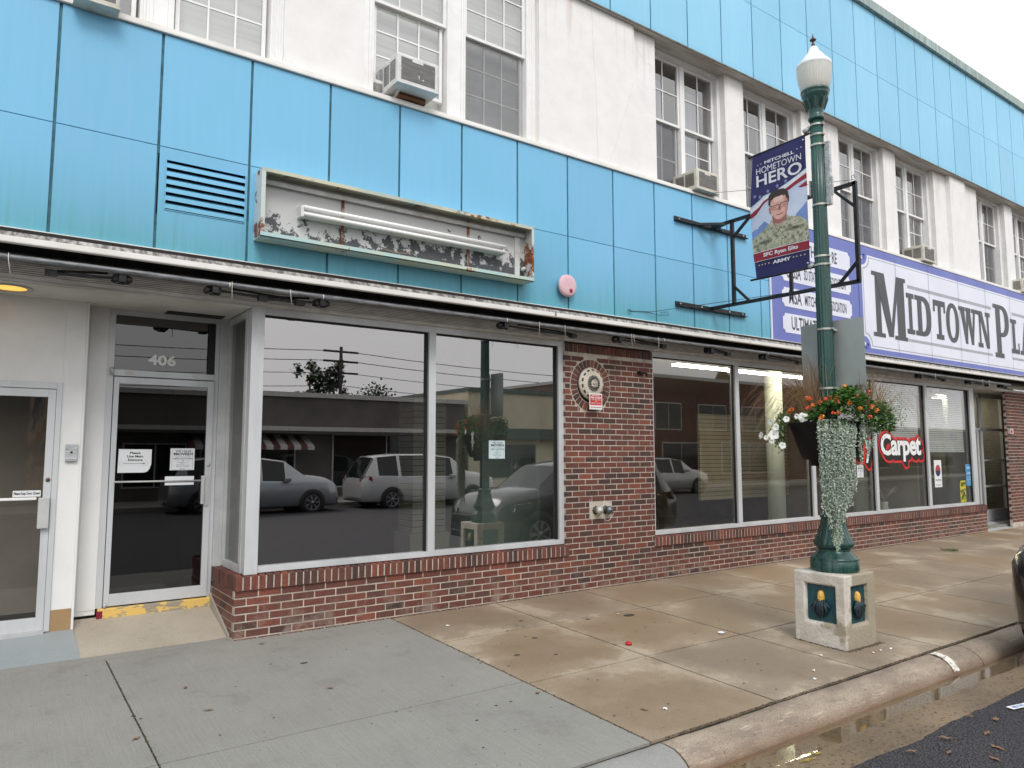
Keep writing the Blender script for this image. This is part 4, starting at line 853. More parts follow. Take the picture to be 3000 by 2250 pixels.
# red/black/white window lettering
dl = thing('window_lettering', (12.6, .08, 1.3), 'red outlined white and black carpet lettering across the shop windows', 'lettering')
redm = pm('decal_red', lin(216, 46, 46)); blk = pm('decal_black', lin(26, 24, 26)); wh = pm('decal_white', lin(244, 244, 244))
def decal(txt, x0, x1, z0, z1, dx=.07, dz=-.075):
    base = text_mb(txt, (x0, x1, z0, z1), (0, 0, 0), FX, FZ, FN, 0, .035, None, .94)
    def layer(name, mat, offs, y):
        L = MB()
        for i, (ox, oz) in enumerate(offs): L.add([(p[0]+ox, y-.00015*i, p[2]+oz) for p in base.v], base.f)
        L.build(name, mat, dl)
    r_ = .062; red = []
    for k in range(4): red += [(dx*k/3+r_*cos(a), dz*k/3+r_*sin(a)) for a in [2*pi*j/10 for j in range(10)]]
    layer('red_outline', redm, red, .0825); layer('shadow_letters', blk, [(dx*k/6+ox, dz*k/6+oz) for k in range(7) for ox, oz in ((.018, 0), (-.018, 0), (0, .018), (0, -.018))], .0755); layer('white_letters', wh, [(0, 0)], .0705)
decal('Carpet', 12.71, 14.15, 1.43, 1.93); decal('y', 12.2, 12.40, 1.42, 1.80); decal('Oh M', 10.95, 12.05, 1.52, 2.0)
# ---- wall frame of black steel tube projecting over the sidewalk
x0 = 7.748
fr_ = thing('projecting_bracket', (x0, -.36, 3.5), 'empty black steel sign frame projecting from the blue panels behind the lamp post', 'bracket')
m = MB()
m.bar((x0, -.36, 3.503), (x0, -2.40, 3.482), .04, .04); m.build('lower_arm', black_st, fr_)
MB().bar((x0, -.40, 4.60), (x0, -2.40, 4.60), .04, .04).build('upper_arm', black_st, fr_)
MB().bar((x0, -.72, 3.50), (x0, -.72, 4.60), .04, .04).build('inner_post', black_st, fr_); MB().bar((x0, -2.385, 3.48), (x0, -2.385, 4.62), .04, .04).build('outer_post', black_st, fr_); MB().bar((x0, -1.55, 3.50), (x0, -1.55, 4.6), .035, .035).build('middle_post', black_st, fr_)
for a, b in (((-.73, 3.73), (-.96, 3.50)), ((-.73, 4.38), (-1.0, 4.59)), ((-2.37, 3.70), (-2.15, 3.49)), ((-2.37, 4.34), (-2.13, 4.59))): MB().bar((x0, *a), (x0, *b), .03, .03).build('brace', black_st, fr_)
m = MB(); m.bar((x0, -.62, 4.59), (x0-.28, -.36, 4.60), .04, .03); m.bar((x0, -.62, 4.59), (x0+.1, -.36, 4.61), .03, .03); m.bar((x0, -.5, 4.59), (x0+.25, -.36, 4.6), .03, .03); m.build('spreader', black_st, fr_)
for z, a, b in ((4.61, 7.05, 8.53), (3.492, 7.04, 8.46)):
    m = MB(); m.box(a, b, -.36, -.352, z-.03, z+.03); m.box(a, b, -.40, -.36, z-.034, z-.026); m.build('wall_rail', black_st, fr_)
    for xx in (a+.09, a+.5, b-.35, b-.07): MB().lathe([(.0005, -.012), (.012, -.01), (.012, 0)], (xx, -.361, z+.002), 8, None, Matrix.Rotation(R(-90), 4, 'X')).build('bolt', galv, fr_)
wm = pm('thin_wire', lin(60, 66, 70), None, 3, .5, .5)
gw = thing('guy_wire', (6.5, -.36, 3.3), 'thin wire with a loop running low across the blue panels to the steel frame', 'wire')
MB().tube([(6.22, -.355, 3.30), (6.6, -.36, 3.33), (7.75, -2.30, 3.47)], .0035, 5).tube([(6.22+.03*cos(a), -.36, 3.29+.03*sin(a)) for a in [i*.6 for i in range(11)]], .003, 4).tube([(6.45, -.36, 3.32), (6.7, -.40, 3.29), (6.9, -.38, 3.32), (6.88, -.37, 3.36), (6.75, -.37, 3.34)], .003, 4).build('wire', wm, gw)
gw = thing('guy_wire', (7.6, -.3, 5.0), 'thin barbed wire from the upper windows to the top of the steel frame', 'wire')
MB().tube([(7.72, -.42, 5.06), (7.73, -1.4, 4.84), (x0, -2.38, 4.64)], .003, 5).tube([(x0, -2.385, 4.66), (x0, -2.38, 4.70), (x0, -2.35, 4.69), (x0, -2.36, 4.64)], .004, 5).build('wire', wm, gw)
# ============================================================ LARGE SIGN BOARDS
vio = pm('sign_violet', lin(112, 122, 192), lin(104, 114, 184), 2, .45); sgw = pm('sign_white', lin(232, 234, 246), lin(224, 227, 240), 2, .45)
sgg = pm('sign_gray_line', lin(176, 178, 186)); chg = pm('sign_charcoal', lin(76, 82, 84), lin(70, 76, 78), 3, .5); sgd = pm('sign_seam', lin(128, 130, 150))
Fy = -.37
def notch(x0, x1, z0, z1, r, inset=0.):
    P = []
    for cx_, cz_, sx_, sz_ in ((x0, z0, 1, 1), (x1, z0, -1, 1), (x1, z1, -1, -1), (x0, z1, 1, -1)):
        arc = [(cx_+sx_*r*cos(a), cz_+sz_*r*sin(a)) for a in [R(90)*k/5 for k in range(6)]]
        if (sx_, sz_) in ((-1, 1), (1, -1)): arc = arc
        else: arc = arc[::-1]
        P += arc
    return P
mb_ = thing('lettered_sign_board', (15.5, -.36, 3.21), 'large violet and white sign board lettered Midtown Pla in dark slab letters', 'sign')
MB().box(11.42, 24, Fy, -.352, 3.215, 4.995).build('violet_field', vio, mb_)
P = notch(11.56, 25, 3.33, 4.83, .20); MB().prism(P, FX, FZ, FN, (0, Fy-.0005, 0), .001).build('gray_outline', sgg, mb_)
P = notch(11.575, 25, 3.345, 4.815, .205); MB().prism(P, FX, FZ, FN, (0, Fy-.002, 0), .001).build('white_field', sgw, mb_)
P = notch(11.53, 25, 3.30, 4.86, .19); MB().prism(P, FX, FZ, FN, (0, Fy-.0001, 0), .0003).build('white_outline', sgw, mb_)
m = MB()
for a, b in ((13.02, 16.42), (17.42, 20)):
    m.box(a, b, Fy-.004, Fy-.0032, 4.47, 4.53); m.box(a-.1, b-.05, Fy-.004, Fy-.0032, 3.52, 3.57)
m.build('gray_rule', sgg, mb_)
m = MB()
for x in (11.42, 12.62, 13.80, 14.98, 16.16, 17.34, 18.52, 19.7): m.box(x, x+.007, Fy-.008, Fy-.0075, 3.22, 4.99)
m.build('panel_joint', sgd, mb_)
def slab(mb, ch, x0, x1, z0, z1, y, s=.085):
    h = s/(z1-z0) * 1.0; k = [0]
    def P(*pts):
        k[0] += 1; mb.prism([(x0+(x1-x0)*a, z0+(z1-z0)*b) for a, b in pts], FX, FZ, FN, (0, y-.0005*k[0], 0), .0004)
    def rect(a, b, c, d): P((a, c), (b, c), (b, d), (a, d))
    def ring(cx_, rx, ry, tx, tz, a0=0, a1=360, sq=2.6):
        f = lambda a, r1, r2: (cx_+r1*math.copysign(abs(cos(a))**(2/sq), cos(a)), .5+r2*math.copysign(abs(sin(a))**(2/sq), sin(a))); n = 40; k[0] += 1
        A = [R(a0+(a1-a0)*i/n) for i in range(n+1)]; o = [f(a, rx, ry) for a in A]; i_ = [f(a, rx-tx, ry-tz) for a in A]
        V = [(x0+(x1-x0)*p[0], y-.0005*k[0], z0+(z1-z0)*p[1]) for p in o+i_]; mb.add(V, [(j, j+1, n+2+j, n+1+j) for j in range(n)])
    if ch == 'I': rect(.28, .72, .08, .92); rect(0, 1, 0, h); rect(0, 1, 1-h, 1)
    elif ch == 'T': rect(.38, .64, .05, .95); rect(.2, .82, 0, h*1.1); rect(0, 1, 1-h*1.25, 1); rect(0, .14, .70, .95); rect(.86, 1, .70, .95)
    elif ch == 'L': rect(.2, .55, .05, .95); rect(0, .75, 1-h, 1); rect(0, 1, 0, h*1.1); rect(.86, 1, .02, .32)
    elif ch == 'D': rect(.15, .42, .05, .95); rect(0, .5, 0, h); rect(0, .5, 1-h, 1); ring(.42, .58, .5, .30, h, -90, 90)
    elif ch == 'O': ring(.5, .5, .52, .28, h*1.05, 0, 360, 2.2)
    elif ch == 'P':
        rect(.14, .44, .05, .97); rect(0, .58, 0, h*1.15); rect(0, .5, 1-h, 1)
        k[0] += 1; n = 24; A = [R(-90+180*i/n) for i in range(n+1)]
        f = lambda a, rx, rz: (.45+rx*max(0, cos(a))**.8, .70+rz*math.copysign(abs(sin(a))**.8, sin(a))); o = [f(a, .55, .30) for a in A]; q = [f(a, .27, .30-h*.95) for a in A]
        mb.add([(x0+(x1-x0)*p[0], y-.0005*k[0], z0+(z1-z0)*p[1]) for p in o+q], [(j, j+1, n+2+j, n+1+j) for j in range(n)])
        rect(.40, .46, 1-h*.95, 1); rect(.40, .46, .40, .40+h*.95)
    elif ch == 'M':
        rect(.09, .24, .04, .96); rect(.72, .95, .04, .96); rect(0, .34, 0, h*.8); rect(.62, 1, 0, h*.8); rect(0, .3, 1-h*.8, 1); rect(.72, 1, 1-h*.8, 1)
        P((.09, 1), (.36, 1), (.58, .03), (.44, .03)); P((.72, 1), (.80, 1), (.57, .03), (.49, .03))
    elif ch == 'W':
        P((.06, 1), (.30, 1), (.46, .02), (.32, .02)); P((.42, 1), (.52, .8), (.44, .02), (.34, .02)); P((.40, 1), (.62, 1), (.78, .02), (.64, .02)); P((.80, 1), (.92, 1), (.76, .02), (.66, .02))
        rect(0, .34, 1-h*.9, 1); rect(.37, .66, 1-h*.9, 1); rect(.70, 1, 1-h*.9, 1)
    elif ch == 'N':
        rect(.12, .26, .04, .96); rect(.74, .88, .03, .96); rect(0, .38, 0, h); rect(.62, 1, 1-h, 1); rect(0, .3, 1-h, 1); P((.12, 1), (.38, 1), (.88, .0), (.64, .0))
    elif ch == 'A':
        P((.42, 1), (.58, 1), (.88, .03), (.62, .03)); P((.42, 1), (.52, 1), (.24, .03), (.12, .03)); rect(.28, .7, .28, .38); rect(0, .36, 0, h); rect(.52, 1, 0, h)
    elif ch == 'Z': rect(0, 1, 1-h*1.1, 1); rect(0, 1, 0, h*1.1); P((.66, .95), (1, .95), (.34, .05), (0, .05))
for ch, a, b, big in (('M', 11.82, 12.94, 1), ('I', 12.95, 13.22, 0), ('D', 13.25, 13.84, 0), ('T', 13.93, 14.40, 0), ('O', 14.42, 14.95, 0), ('W', 14.95, 15.73, 0), ('N', 15.74, 16.33, 0), ('P', 16.50, 17.24, 1), ('L', 17.31, 17.72, 0), ('A', 17.76, 18.42, 0), ('Z', 18.50, 19.0, 0), ('A', 19.05, 19.7, 0)):
    L = MB(); slab(L, ch, a, b, 3.515 if big else 3.66, 4.615 if big else 4.385, Fy-.005); L.build('letter', chg, mb_)
# corner ornament
for zz, sg in ((4.80, 1), (3.36, -1)):
    m = MB(); ang = [R(200-i*28*sg) for i in range(11)]
    m.tube([(11.60+.055*cos(a)*(1-.05*i), Fy-.006, zz+sg*.02+.055*sin(a)*(1-.05*i)) for i, a in enumerate(ang)], .009, 5); m.build('scroll', vio, mb_)
    m = MB(); m.prism([(11.51, zz), (11.54, zz-.035), (11.57, zz), (11.54, zz+.035)], FX, FZ, FN, (0, Fy-.006, 0), .001); m.build('diamond', sgw, mb_)
ps = thing('tenant_sign_board', (10.2, -.36, 3.21), 'violet tenant directory board with four white notched plaques behind the lamp post', 'sign')
MB().box(9.045, 11.41, Fy+.001, -.352, 3.215, 4.995).build('violet_field', vio, ps); MB().box(9.035, 9.06, Fy-.003, -.352, 3.215, 4.99).build('white_edge', sgw, ps)
rows = [(3.338, 3.625, [('ULTIMATE K', 9.52, 10.40, 3.39, 3.59)]), (3.725, 4.012, [('MSA', 9.48, 9.80, 3.775, 3.98), ('MITCHELL', 9.88, 10.32, 3.79, 3.95), ('ASSOCIATION', 10.50, 11.02, 3.79, 3.95)]),
        (4.11, 4.40, [('USSSA', 9.44, 9.80, 4.16, 4.37), ('SD STATE', 9.88, 10.24, 4.18, 4.34), ('ASSOCIATION', 10.50, 11.02, 4.17, 4.33)]), (4.50, 4.80, [('THR', 9.98, 10.30, 4.56, 4.74), ('RE', 10.66, 10.80, 4.56, 4.74)])]
for z0, z1, tx_ in rows:
    MB().prism(notch(9.31, 11.18, z0, z1, .055), FX, FZ, FN, (0, Fy-.001, 0), .002).build('plaque', sgw, ps)
    for s_, a, b, c, d in tx_: text_mb(s_, (a, b, c, d), (0, Fy-.0035, 0), FX, FZ, FN, .0005, .02).build('lettering', chg, ps)

# ============================================================ LAMP POST on its pedestal
AX, AY = 6.338, -2.802
def gloss_green():
    t = NT('green_enamel'); p = t.pos(); s_ = t.noise(t.pos((9, 9, .7)), 2.6, 5); c = t.mix(t.ramp(s_, [(.35, 0.), (.62, 1.)]), lin(48, 88, 80), lin(30, 62, 58))
    z = t.xyz(p)[2]; c = t.mix(t.math('MULTIPLY', t.ramp(t.noise(t.pos((14, 14, .5)), 2.6, 4), [(.56, 0.), (.60, 1.)]), t.math('SUBTRACT', 1.2, z, True)), c, lin(12, 38, 34))
    fade = t.math('MULTIPLY', t.math('SUBTRACT', z, 2.2), .45, True); c = t.mix(t.math('MULTIPLY', fade, .35), c, lin(62, 96, 90))
    return t.fin(c, t.ramp(t.noise(p, 6, 3), [(.3, .16), (.8, .38)]))
grn = gloss_green()
PD = thing('lamp_pedestal', (6.305, -2.805, -.1), 'square weathered concrete pedestal with recessed corn reliefs carrying the lamp post', 'pedestal')
pc = NT('pedestal_concrete'); _p = pc.pos(); _x, _y2, _z = pc.xyz(_p)
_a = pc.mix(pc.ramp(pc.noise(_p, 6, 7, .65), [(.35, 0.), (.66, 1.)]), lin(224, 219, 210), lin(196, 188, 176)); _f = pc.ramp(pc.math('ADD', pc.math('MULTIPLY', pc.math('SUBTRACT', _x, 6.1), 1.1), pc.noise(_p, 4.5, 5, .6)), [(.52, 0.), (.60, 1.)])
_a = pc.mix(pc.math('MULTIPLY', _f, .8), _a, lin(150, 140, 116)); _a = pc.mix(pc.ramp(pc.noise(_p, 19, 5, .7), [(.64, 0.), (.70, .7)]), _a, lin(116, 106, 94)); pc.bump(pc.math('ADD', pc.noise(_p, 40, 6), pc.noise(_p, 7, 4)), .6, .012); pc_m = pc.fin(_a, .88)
X0, X1, Y0, Y1 = 6.058, 6.548, -3.052, -2.56
m = MB(); e_ = .010
def side(o, u, w_, a0, a1, L_, w):   # one face with a rectangular recess
    o, u, w = Vector(o), Vector(u), Vector(w); up = Vector((0, 0, 1))
    P = [(-.0, -.12), (L_, -.12), (L_, .533), (0, .533)]; Q = [(a0, .10), (a1, .10), (a1, .438), (a0, .438)]
    V = [o+u*a+up*b for a, b in P]+[o+u*a+up*b for a, b in Q]+[o+u*(a+.012*(1 if i in (0, 3) else -1))+up*(b+.012*(1 if i < 2 else -1))-w*.034 for i, (a, b) in enumerate(Q)]
    m.add(V, [(i, (i+1) % 4, (i+1) % 4+4, i+4) for i in range(4)]+[(i+4, (i+1) % 4+4, (i+1) % 4+8, i+8) for i in range(4)])
side((X0, Y1, 0), (0, -1, 0), 0, .105, .404, Y1-Y0, (-1, 0, 0)); side((X0, Y0, 0), (1, 0, 0), 0, .098, .378, X1-X0, (0, -1, 0)); side((X1, Y0, 0), (0, 1, 0), 0, .09, .39, Y1-Y0, (1, 0, 0)); side((X1, Y1, 0), (-1, 0, 0), 0, .1, .39, X1-X0, (0, 1, 0))
m.quad((X0, Y0, .533), (X1, Y0, .533), (X1, Y1, .533), (X0, Y1, .533))
ped = m.build('concrete_block', pc_m, PD)
bmx = bmesh.new(); bmx.from_mesh(ped.data); bmesh.ops.remove_doubles(bmx, verts=bmx.verts, dist=.0005); bmesh.ops.recalc_face_normals(bmx, faces=bmx.faces); bmx.to_mesh(ped.data); bmx.free()
bv_ = ped.modifiers.new('bevel', 'BEVEL'); bv_.width = .013; bv_.segments = 3; bv_.limit_method = 'ANGLE'; bv_.angle_limit = R(30)
teal = pm('relief_teal', lin(32, 82, 90), lin(18, 56, 66), 9, .35, bump=.5, lo=.4, hi=.7, streak=(3, 3, .5)); husk = pm('husk_dark', lin(20, 40, 50), lin(40, 64, 74), 30, .35, bump=.6); cobm = pm('cob_yellow', lin(236, 192, 96), lin(216, 160, 60), 60, .45)
MB().box(X0+.032, X1-.032, Y0+.032, Y1-.032, .095, .445).build('relief_ground', teal, PD)
def corn(o, u, w):
    o, u, w = Vector(o), Vector(u), Vector(w); k = MB(); up = Vector((0, 0, 1)); n = 12
    V = []; 
    M_ = Matrix((( u.x, w.x, 0, 0), (u.y, w.y, 0, 0), (0, 0, 1, 0), (0, 0, 0, 1)))
    pr = [(.004, -.06), (.022, -.045), (.029, -.01), (.030, .02), (.026, .045), (.016, .062), (.003, .068)]
    pr2 = []; 
    for i in range(len(pr)-1):
        for q in range(3): t_ = q/3; pr2.append((pr[i][0]*(1-t_)+pr[i+1][0]*t_, pr[i][1]*(1-t_)+pr[i+1][1]*t_))
    k.lathe(pr2, o+up*.315, 40, lambda th, i, z: 1+.07*abs(cos(th*5))+.05*(i % 2), M_); c_ = k.build('corn_cob', cobm, PD)
    h = MB()
    for a, ln, wd, lean in ((-.048, .15, .030, .35), (.05, .14, .030, -.35), (-.018, .17, .034, .1), (.02, .165, .034, -.12), (0, .15, .036, 0), (.072, .09, .02, -.7), (-.07, .10, .02, .6)):
        pts = [(a+lean*.05, .305), (a, .26), (a*1.25, .305-ln*.6), (a*.75, .305-ln)]
        h.tube([o+u*x_+up*z_+w*(.012+.012*(i in (1, 2))) for i, (x_, z_) in enumerate(pts)], [wd*.35, wd*.62, wd*.5, .004], 7)
    h.build('husk', husk, PD)
corn((X0+.03, -2.812, 0), (0, -1, 0), (-1, 0, 0)); corn((6.297, Y0+.03, 0), (1, 0, 0), (0, -1, 0))
LP = thing('street_lamp', (AX, AY, .53), 'green fluted lamp post with white acorn globe on a concrete pedestal', 'street lamp')
flute = lambda n_, d: (lambda th, i, z: 1-d*abs(sin(th*n_/2))**.6)
pl = MB(); pl.lathe([(.078, .95), (.0735, 2.0), (.070, 3.0), (.064, 3.9), (.0585, 4.79)], (AX, AY, 0), 96, flute(16, .10)); pl.build('fluted_shaft', grn, LP)
pl = MB(); pl.lathe([(.205, .533), (.207, .55), (.207, .625), (.200, .632), (.205, .640), (.19, .655), (.150, .70), (.138, .712), (.142, .722), (.146, .73)], (AX, AY, 0), 64); pl.build('base_drum', grn, LP)
pl = MB(); pl.lathe([(.146, .73), (.158, .745), (.170, .765), (.171, .785), (.160, .81), (.140, .85), (.122, .90), (.108, .95), (.100, 1.0), (.098, 1.02)], (AX, AY, 0), 96, lambda th, i, z: 1-(.06*abs(sin(th*9))**.5 if z > .78 else .0)+(.012*cos(th*24) if .74 < z < .79 else 0)); pl.build('bell_base', grn, LP)
pl = MB(); pl.lathe([(.098, 1.0), (.108, 1.005), (.110, 1.02), (.106, 1.032), (.088, 1.036), (.084, 1.05)], (AX, AY, 0), 48); pl.build('base_ring', grn, LP)
pl = MB(); pl.lathe([(.060, 4.78), (.072, 4.785), (.075, 4.80), (.070, 4.815), (.062, 4.82), (.064, 4.85), (.080, 4.925), (.104, 4.99), (.122, 5.02), (.127, 5.035), (.124, 5.05), (.132, 5.058), (.132, 5.075), (.118, 5.08)], (AX, AY, 0), 48); cap_ = pl.build('lamp_collar', grn, LP)
lf = MB()
for i in range(10):
    a = 2*pi*i/10
    for z0_, r0, l in ((4.90, .078, .09),):
        c0 = Vector((cos(a), sin(a), 0)); s_ = Vector((-sin(a), cos(a), 0))
        for q in range(5):
            zz = z0_+q*.018; rr = .074+(zz-4.90)*.36
            for sg in (-1, 1): lf.bar(Vector((AX, AY, zz-.012))+c0*(rr+.006), Vector((AX, AY, zz+.012))+c0*(rr+.014)+s_*sg*.02, .006, .006)
lf.build('leaf_relief', grn, cap_)
gm = NT('frosted_globe'); gm.fin(lin(248, 246, 238), .2); gm.b.inputs['Transmission Weight'].default_value = 0; gm.b.inputs['Subsurface Weight'].default_value = 0
_tr = gm.n('BsdfTranslucent'); _tr.inputs[0].default_value = (1, .99, .96, 1); _ms = gm.n('MixShader'); _ms.inputs[0].default_value = .42; gm.l(gm.b.outputs[0], _ms.inputs[1]); gm.l(_tr.outputs[0], _ms.inputs[2]); gm.l(_ms.outputs[0], gm.out.inputs[0])
MB().lathe([(.118, 5.075), (.128, 5.09), (.137, 5.13), (.151, 5.20), (.157, 5.26), (.158, 5.30), (.160, 5.315)], (AX, AY, 0), 120, lambda th, i, z: 1+.02*cos(th*36), cap=False).build('globe', gm.m, LP)
MB().lathe([(.160, 5.312), (.163, 5.32), (.158, 5.345), (.150, 5.352), (.125, 5.385), (.095, 5.42), (.084, 5.43), (.080, 5.445), (.060, 5.46), (.050, 5.485), (.046, 5.50), (.034, 5.52), (.02, 5.53)], (AX, AY, 0), 48, cap=False).build('globe_cap', pm('frosted_cap', lin(238, 240, 244), None, 3, .25), LP)
MB().lathe([(.02, 5.525), (.016, 5.55), (.010, 5.57), (.012, 5.585), (.028, 5.592), (.030, 5.60), (.014, 5.608), (.010, 5.625), (.004, 5.65), (.001, 5.665)], (AX, AY, 0), 20).build('finial', pm('bronze', lin(92, 70, 62), None, 9, .45, .5), LP)
MB().tube([(AX, AY, 5.08), (AX, AY, 5.24)], .04, 12).build('bulb_holder', pm('lamp_inside', lin(226, 214, 176)), LP)
# steel bands
bnd_ = pm('bright_band', lin(206, 206, 196), lin(160, 160, 150), 9, .4, .4)
for z in (4.73, 4.63, 4.53, 3.94, 3.44, 3.36, 2.745, 2.19):
    m = MB(); r_ = .0585+(.0735-.0585)*(4.79-z)/2.79+.004; m.lathe([(r_, -.009), (r_, .009)], (AX, AY, z), 32, cap=False); m.box(AX-.02, AX+.02, AY-r_-.012, AY-r_, z-.008, z+.008); m.build('steel_band', bnd_, LP)
ch = MB(); ch.box(AX+.012, AX+.045, AY-.11, AY-.06, 3.93, 4.55); ch.box(AX+.02, AX+.04, AY-.125, AY-.11, 4.02, 4.2); ch.box(AX-.03, AX, AY+.07, AY+.085, 4.05, 4.2); ch.build('mounting_channel', galv, LP)
# ---- banner
nav = pm('banner_navy', lin(42, 38, 96), lin(36, 32, 86), 3, .5); navb = pm('banner_purple', lin(54, 36, 84)); bred = pm('banner_red', lin(150, 34, 52)); bwh = pm('banner_white', lin(232, 232, 238)); bsk = pm('banner_sky', lin(206, 214, 232), lin(170, 190, 224), 1.6, .6); bbl = pm('banner_blue', lin(120, 148, 204))
BN = thing('street_banner', (6.30, -2.4, 3.35), 'navy Hometown Hero banner with portrait of a smiling man in camouflage on the lamp post', 'banner', None)
def bx(a, f): # fractions -> (distance along -y, z)
    return (.60*a, 4.662-1.302*f)
def bow(y, z):  # gentle belly of the cloth
    return -.018*math.sin(pi*(4.66-z)/1.3)*math.sin(pi*max(0, min(1, (-2.10-y)/.60)))-.004*math.sin(z*11+y*6)*math.sin(pi*(4.66-z)/1.3)
def bp(poly, mat, lay, name, sub=1):
    """polygon in banner fractions, finely cut so that it follows the cloth"""
    bmx = bmesh.new(); vs = [bmx.verts.new((p[0], p[1], 0)) for p in poly]; bmx.faces.new(vs)
    for ax, n_ in ((0, 8), (1, 16)):
        for i in range(1, n_):
            co = [0, 0, 0]; co[ax] = i/n_; no = [0, 0, 0]; no[ax] = 1
            bmesh.ops.bisect_plane(bmx, geom=bmx.verts[:]+bmx.edges[:]+bmx.faces[:], plane_co=co, plane_no=no)
    V = []
    for v in bmx.verts:
        d, z = bx(v.co.x, v.co.y); y = -2.10-d
        if v.co.x < .02: y += .045*math.sin(pi*v.co.y)**1.2*1.0
        V.append((6.302-lay*.0007+bow(y, z), y, z))
    bmx.verts.index_update(); F = [tuple(v.index for v in f.verts) for f in bmx.faces]; bmx.free()
    return MB().add(V, F).build(name, mat, BN)
rect_ = lambda a, b, c, d: [(a, c), (b, c), (b, d), (a, d)]
bp(rect_(0, 1, 0, 1), nav, 0, 'cloth')
bp([(.0, .42), (.2, .36), (.45, .35), (.7, .31), (1, .25), (1, .80), (0, .80)], bsk, 1, 'portrait_ground')
bp([(0, .62), (.2, .56), (.3, .6), (.3, .80), (0, .80)], bbl, 2, 'sky_tint'); bp([(.8, .58), (1, .50), (1, .80), (.8, .80)], bbl, 2, 'sky_tint')
bp([(0, .44), (.2, .375), (.45, .355), (.72, .315), (1, .255), (1, .29), (.72, .345), (.45, .375), (.2, .40), (0, .47)], bwh, 2, 'white_wave')
bp([(0, .475), (.2, .405), (.33, .385), (.33, .40), (.2, .425), (0, .51)], bred, 3, 'red_wave'); bp([(.6, .365), (.75, .335), (1, .285), (1, .325), (.85, .345), (.68, .378)], bred, 3, 'red_wave'); bp([(.85, .375), (1, .345), (1, .385), (.9, .385)], bred, 3, 'red_wave')
cam_m = NT('printed_camouflage'); _p = cam_m.pos(); _n3 = cam_m.noise(_p, 26, 3, .5); cam_m = cam_m.fin(cam_m.ramp(_n3, [(.34, lin(116, 120, 98)), (.42, lin(164, 166, 142)), (.54, lin(190, 188, 168)), (.64, lin(142, 126, 106)), (.70, lin(104, 116, 90))]), .6)
for n_ in cam_m.node_tree.nodes:
    if n_.type == 'VALTORGB': n_.color_ramp.interpolation = 'CONSTANT'
ski = pm('printed_skin', lin(226, 178, 164), lin(212, 156, 144), 22, .6); skid = pm('printed_skin_shade', lin(162, 104, 96)); hair = pm('printed_hair', lin(62, 46, 42)); glm = pm('printed_glasses', lin(60, 50, 54)); tsh = pm('printed_shirt', lin(178, 160, 146))
bp([(0, .68), (.12, .645), (.30, .595), (.36, .57), (.62, .565), (.72, .585), (.86, .60), (.97, .64), (1, .68), (1, .80), (0, .80)], cam_m, 4, 'uniform')
bp([(.36, .54), (.64, .54), (.62, .60), (.50, .628), (.38, .605)], skid, 5, 'neck'); bp([(.40, .60), (.50, .617), (.60, .60), (.55, .64), (.46, .64)], tsh, 6, 'undershirt')
bp([(.35, .565), (.38, .60), (.47, .645), (.40, .665), (.30, .60)], cam_m, 7, 'collar'); bp([(.64, .56), (.62, .60), (.53, .645), (.62, .66), (.72, .60)], cam_m, 7, 'collar')
bp([(.30, .44), (.31, .38), (.36, .355), (.47, .345), (.60, .352), (.67, .38), (.69, .43), (.68, .47), (.62, .41), (.45, .40), (.35, .42), (.33, .47)], hair, 6, 'hair')
bp([(.60, .40), (.655, .42), (.665, .49), (.65, .53), (.60, .56), (.61, .50)], pm('printed_cheek', lin(206, 150, 138)), 6, 'cheek'); bp([(.40, .405), (.58, .40), (.56, .44), (.42, .445)], pm('printed_brow', lin(238, 200, 188)), 6, 'forehead')
bp([(.335, .41), (.45, .385), (.60, .39), (.655, .42), (.665, .49), (.65, .53), (.60, .565), (.52, .582), (.44, .575), (.37, .54), (.335, .49)], ski, 5, 'face')
bp([(.30, .475), (.335, .47), (.34, .515), (.32, .52)], skid, 5, 'ear'); bp([(.505, .465), (.54, .50), (.52, .512), (.485, .508)], skid, 7, 'nose')
bp([(.44, .536), (.50, .542), (.585, .532), (.57, .541), (.50, .549), (.455, .543)], pm('printed_mouth', lin(150, 70, 70)), 7, 'mouth')
for a, b, c, d in ((.33, .50, .463, .467), (.53, .665, .456, .460), (.37, .49, .493, .495), (.54, .64, .487, .489), (.36, .367, .465, .492), (.495, .502, .464, .492), (.53, .537, .458, .487), (.65, .657, .457, .487), (.50, .54, .465, .468)): bp(rect_(a, b, c, d), glm, 8, 'glasses')
for a, b, c in ((.39, .45, .478), (.565, .62, .472)): bp(rect_(a, b, c, c+.004), skid, 8, 'eye')
bp(rect_(.08, .35, .715, .737), pm('name_tape', lin(140, 140, 116)), 8, 'name_tape'); bp(rect_(.60, .90, .665, .687), MC['name_tape'], 8, 'name_tape')
bp([(0, .80), (1, .795), (1, .862), (0, .87)], bred, 9, 'red_strip'); bp(rect_(0, 1, .795, .799), bwh, 10, 'thin_rule'); bp(rect_(0, 1, .866, .869), bwh, 10, 'thin_rule')
BO, BU, BV, BW = (6.302, -2.10, 0), (0, -1, 0), (0, 0, 1), (-1, 0, 0)
def btext(s_, a, b, f0, f1, mat, bold=.02, t=.022):
    d0, z1_ = bx(a, f0); d1, z0_ = bx(b, f1); return text_mb(s_, (d0, d1, z0_, z1_), BO, BU, BV, BW, t, bold)
btext('MITCHELL', .24, .80, .082, .108, bwh, .03, .008).build('lettering', bwh, BN); btext('HOMETOWN', .08, .93, .125, .175, bwh, .0, .014).build('lettering', bwh, BN); btext('HERO', .08, .94, .185, .278, bwh, .02, .018).build('lettering', bwh, BN)
btext('SFC Ryan Eilts', .17, .82, .812, .852, bwh, .03, .017).build('lettering', bwh, BN); btext('ARMY', .34, .68, .888, .915, bwh, .04, .014).build('lettering', bwh, BN)
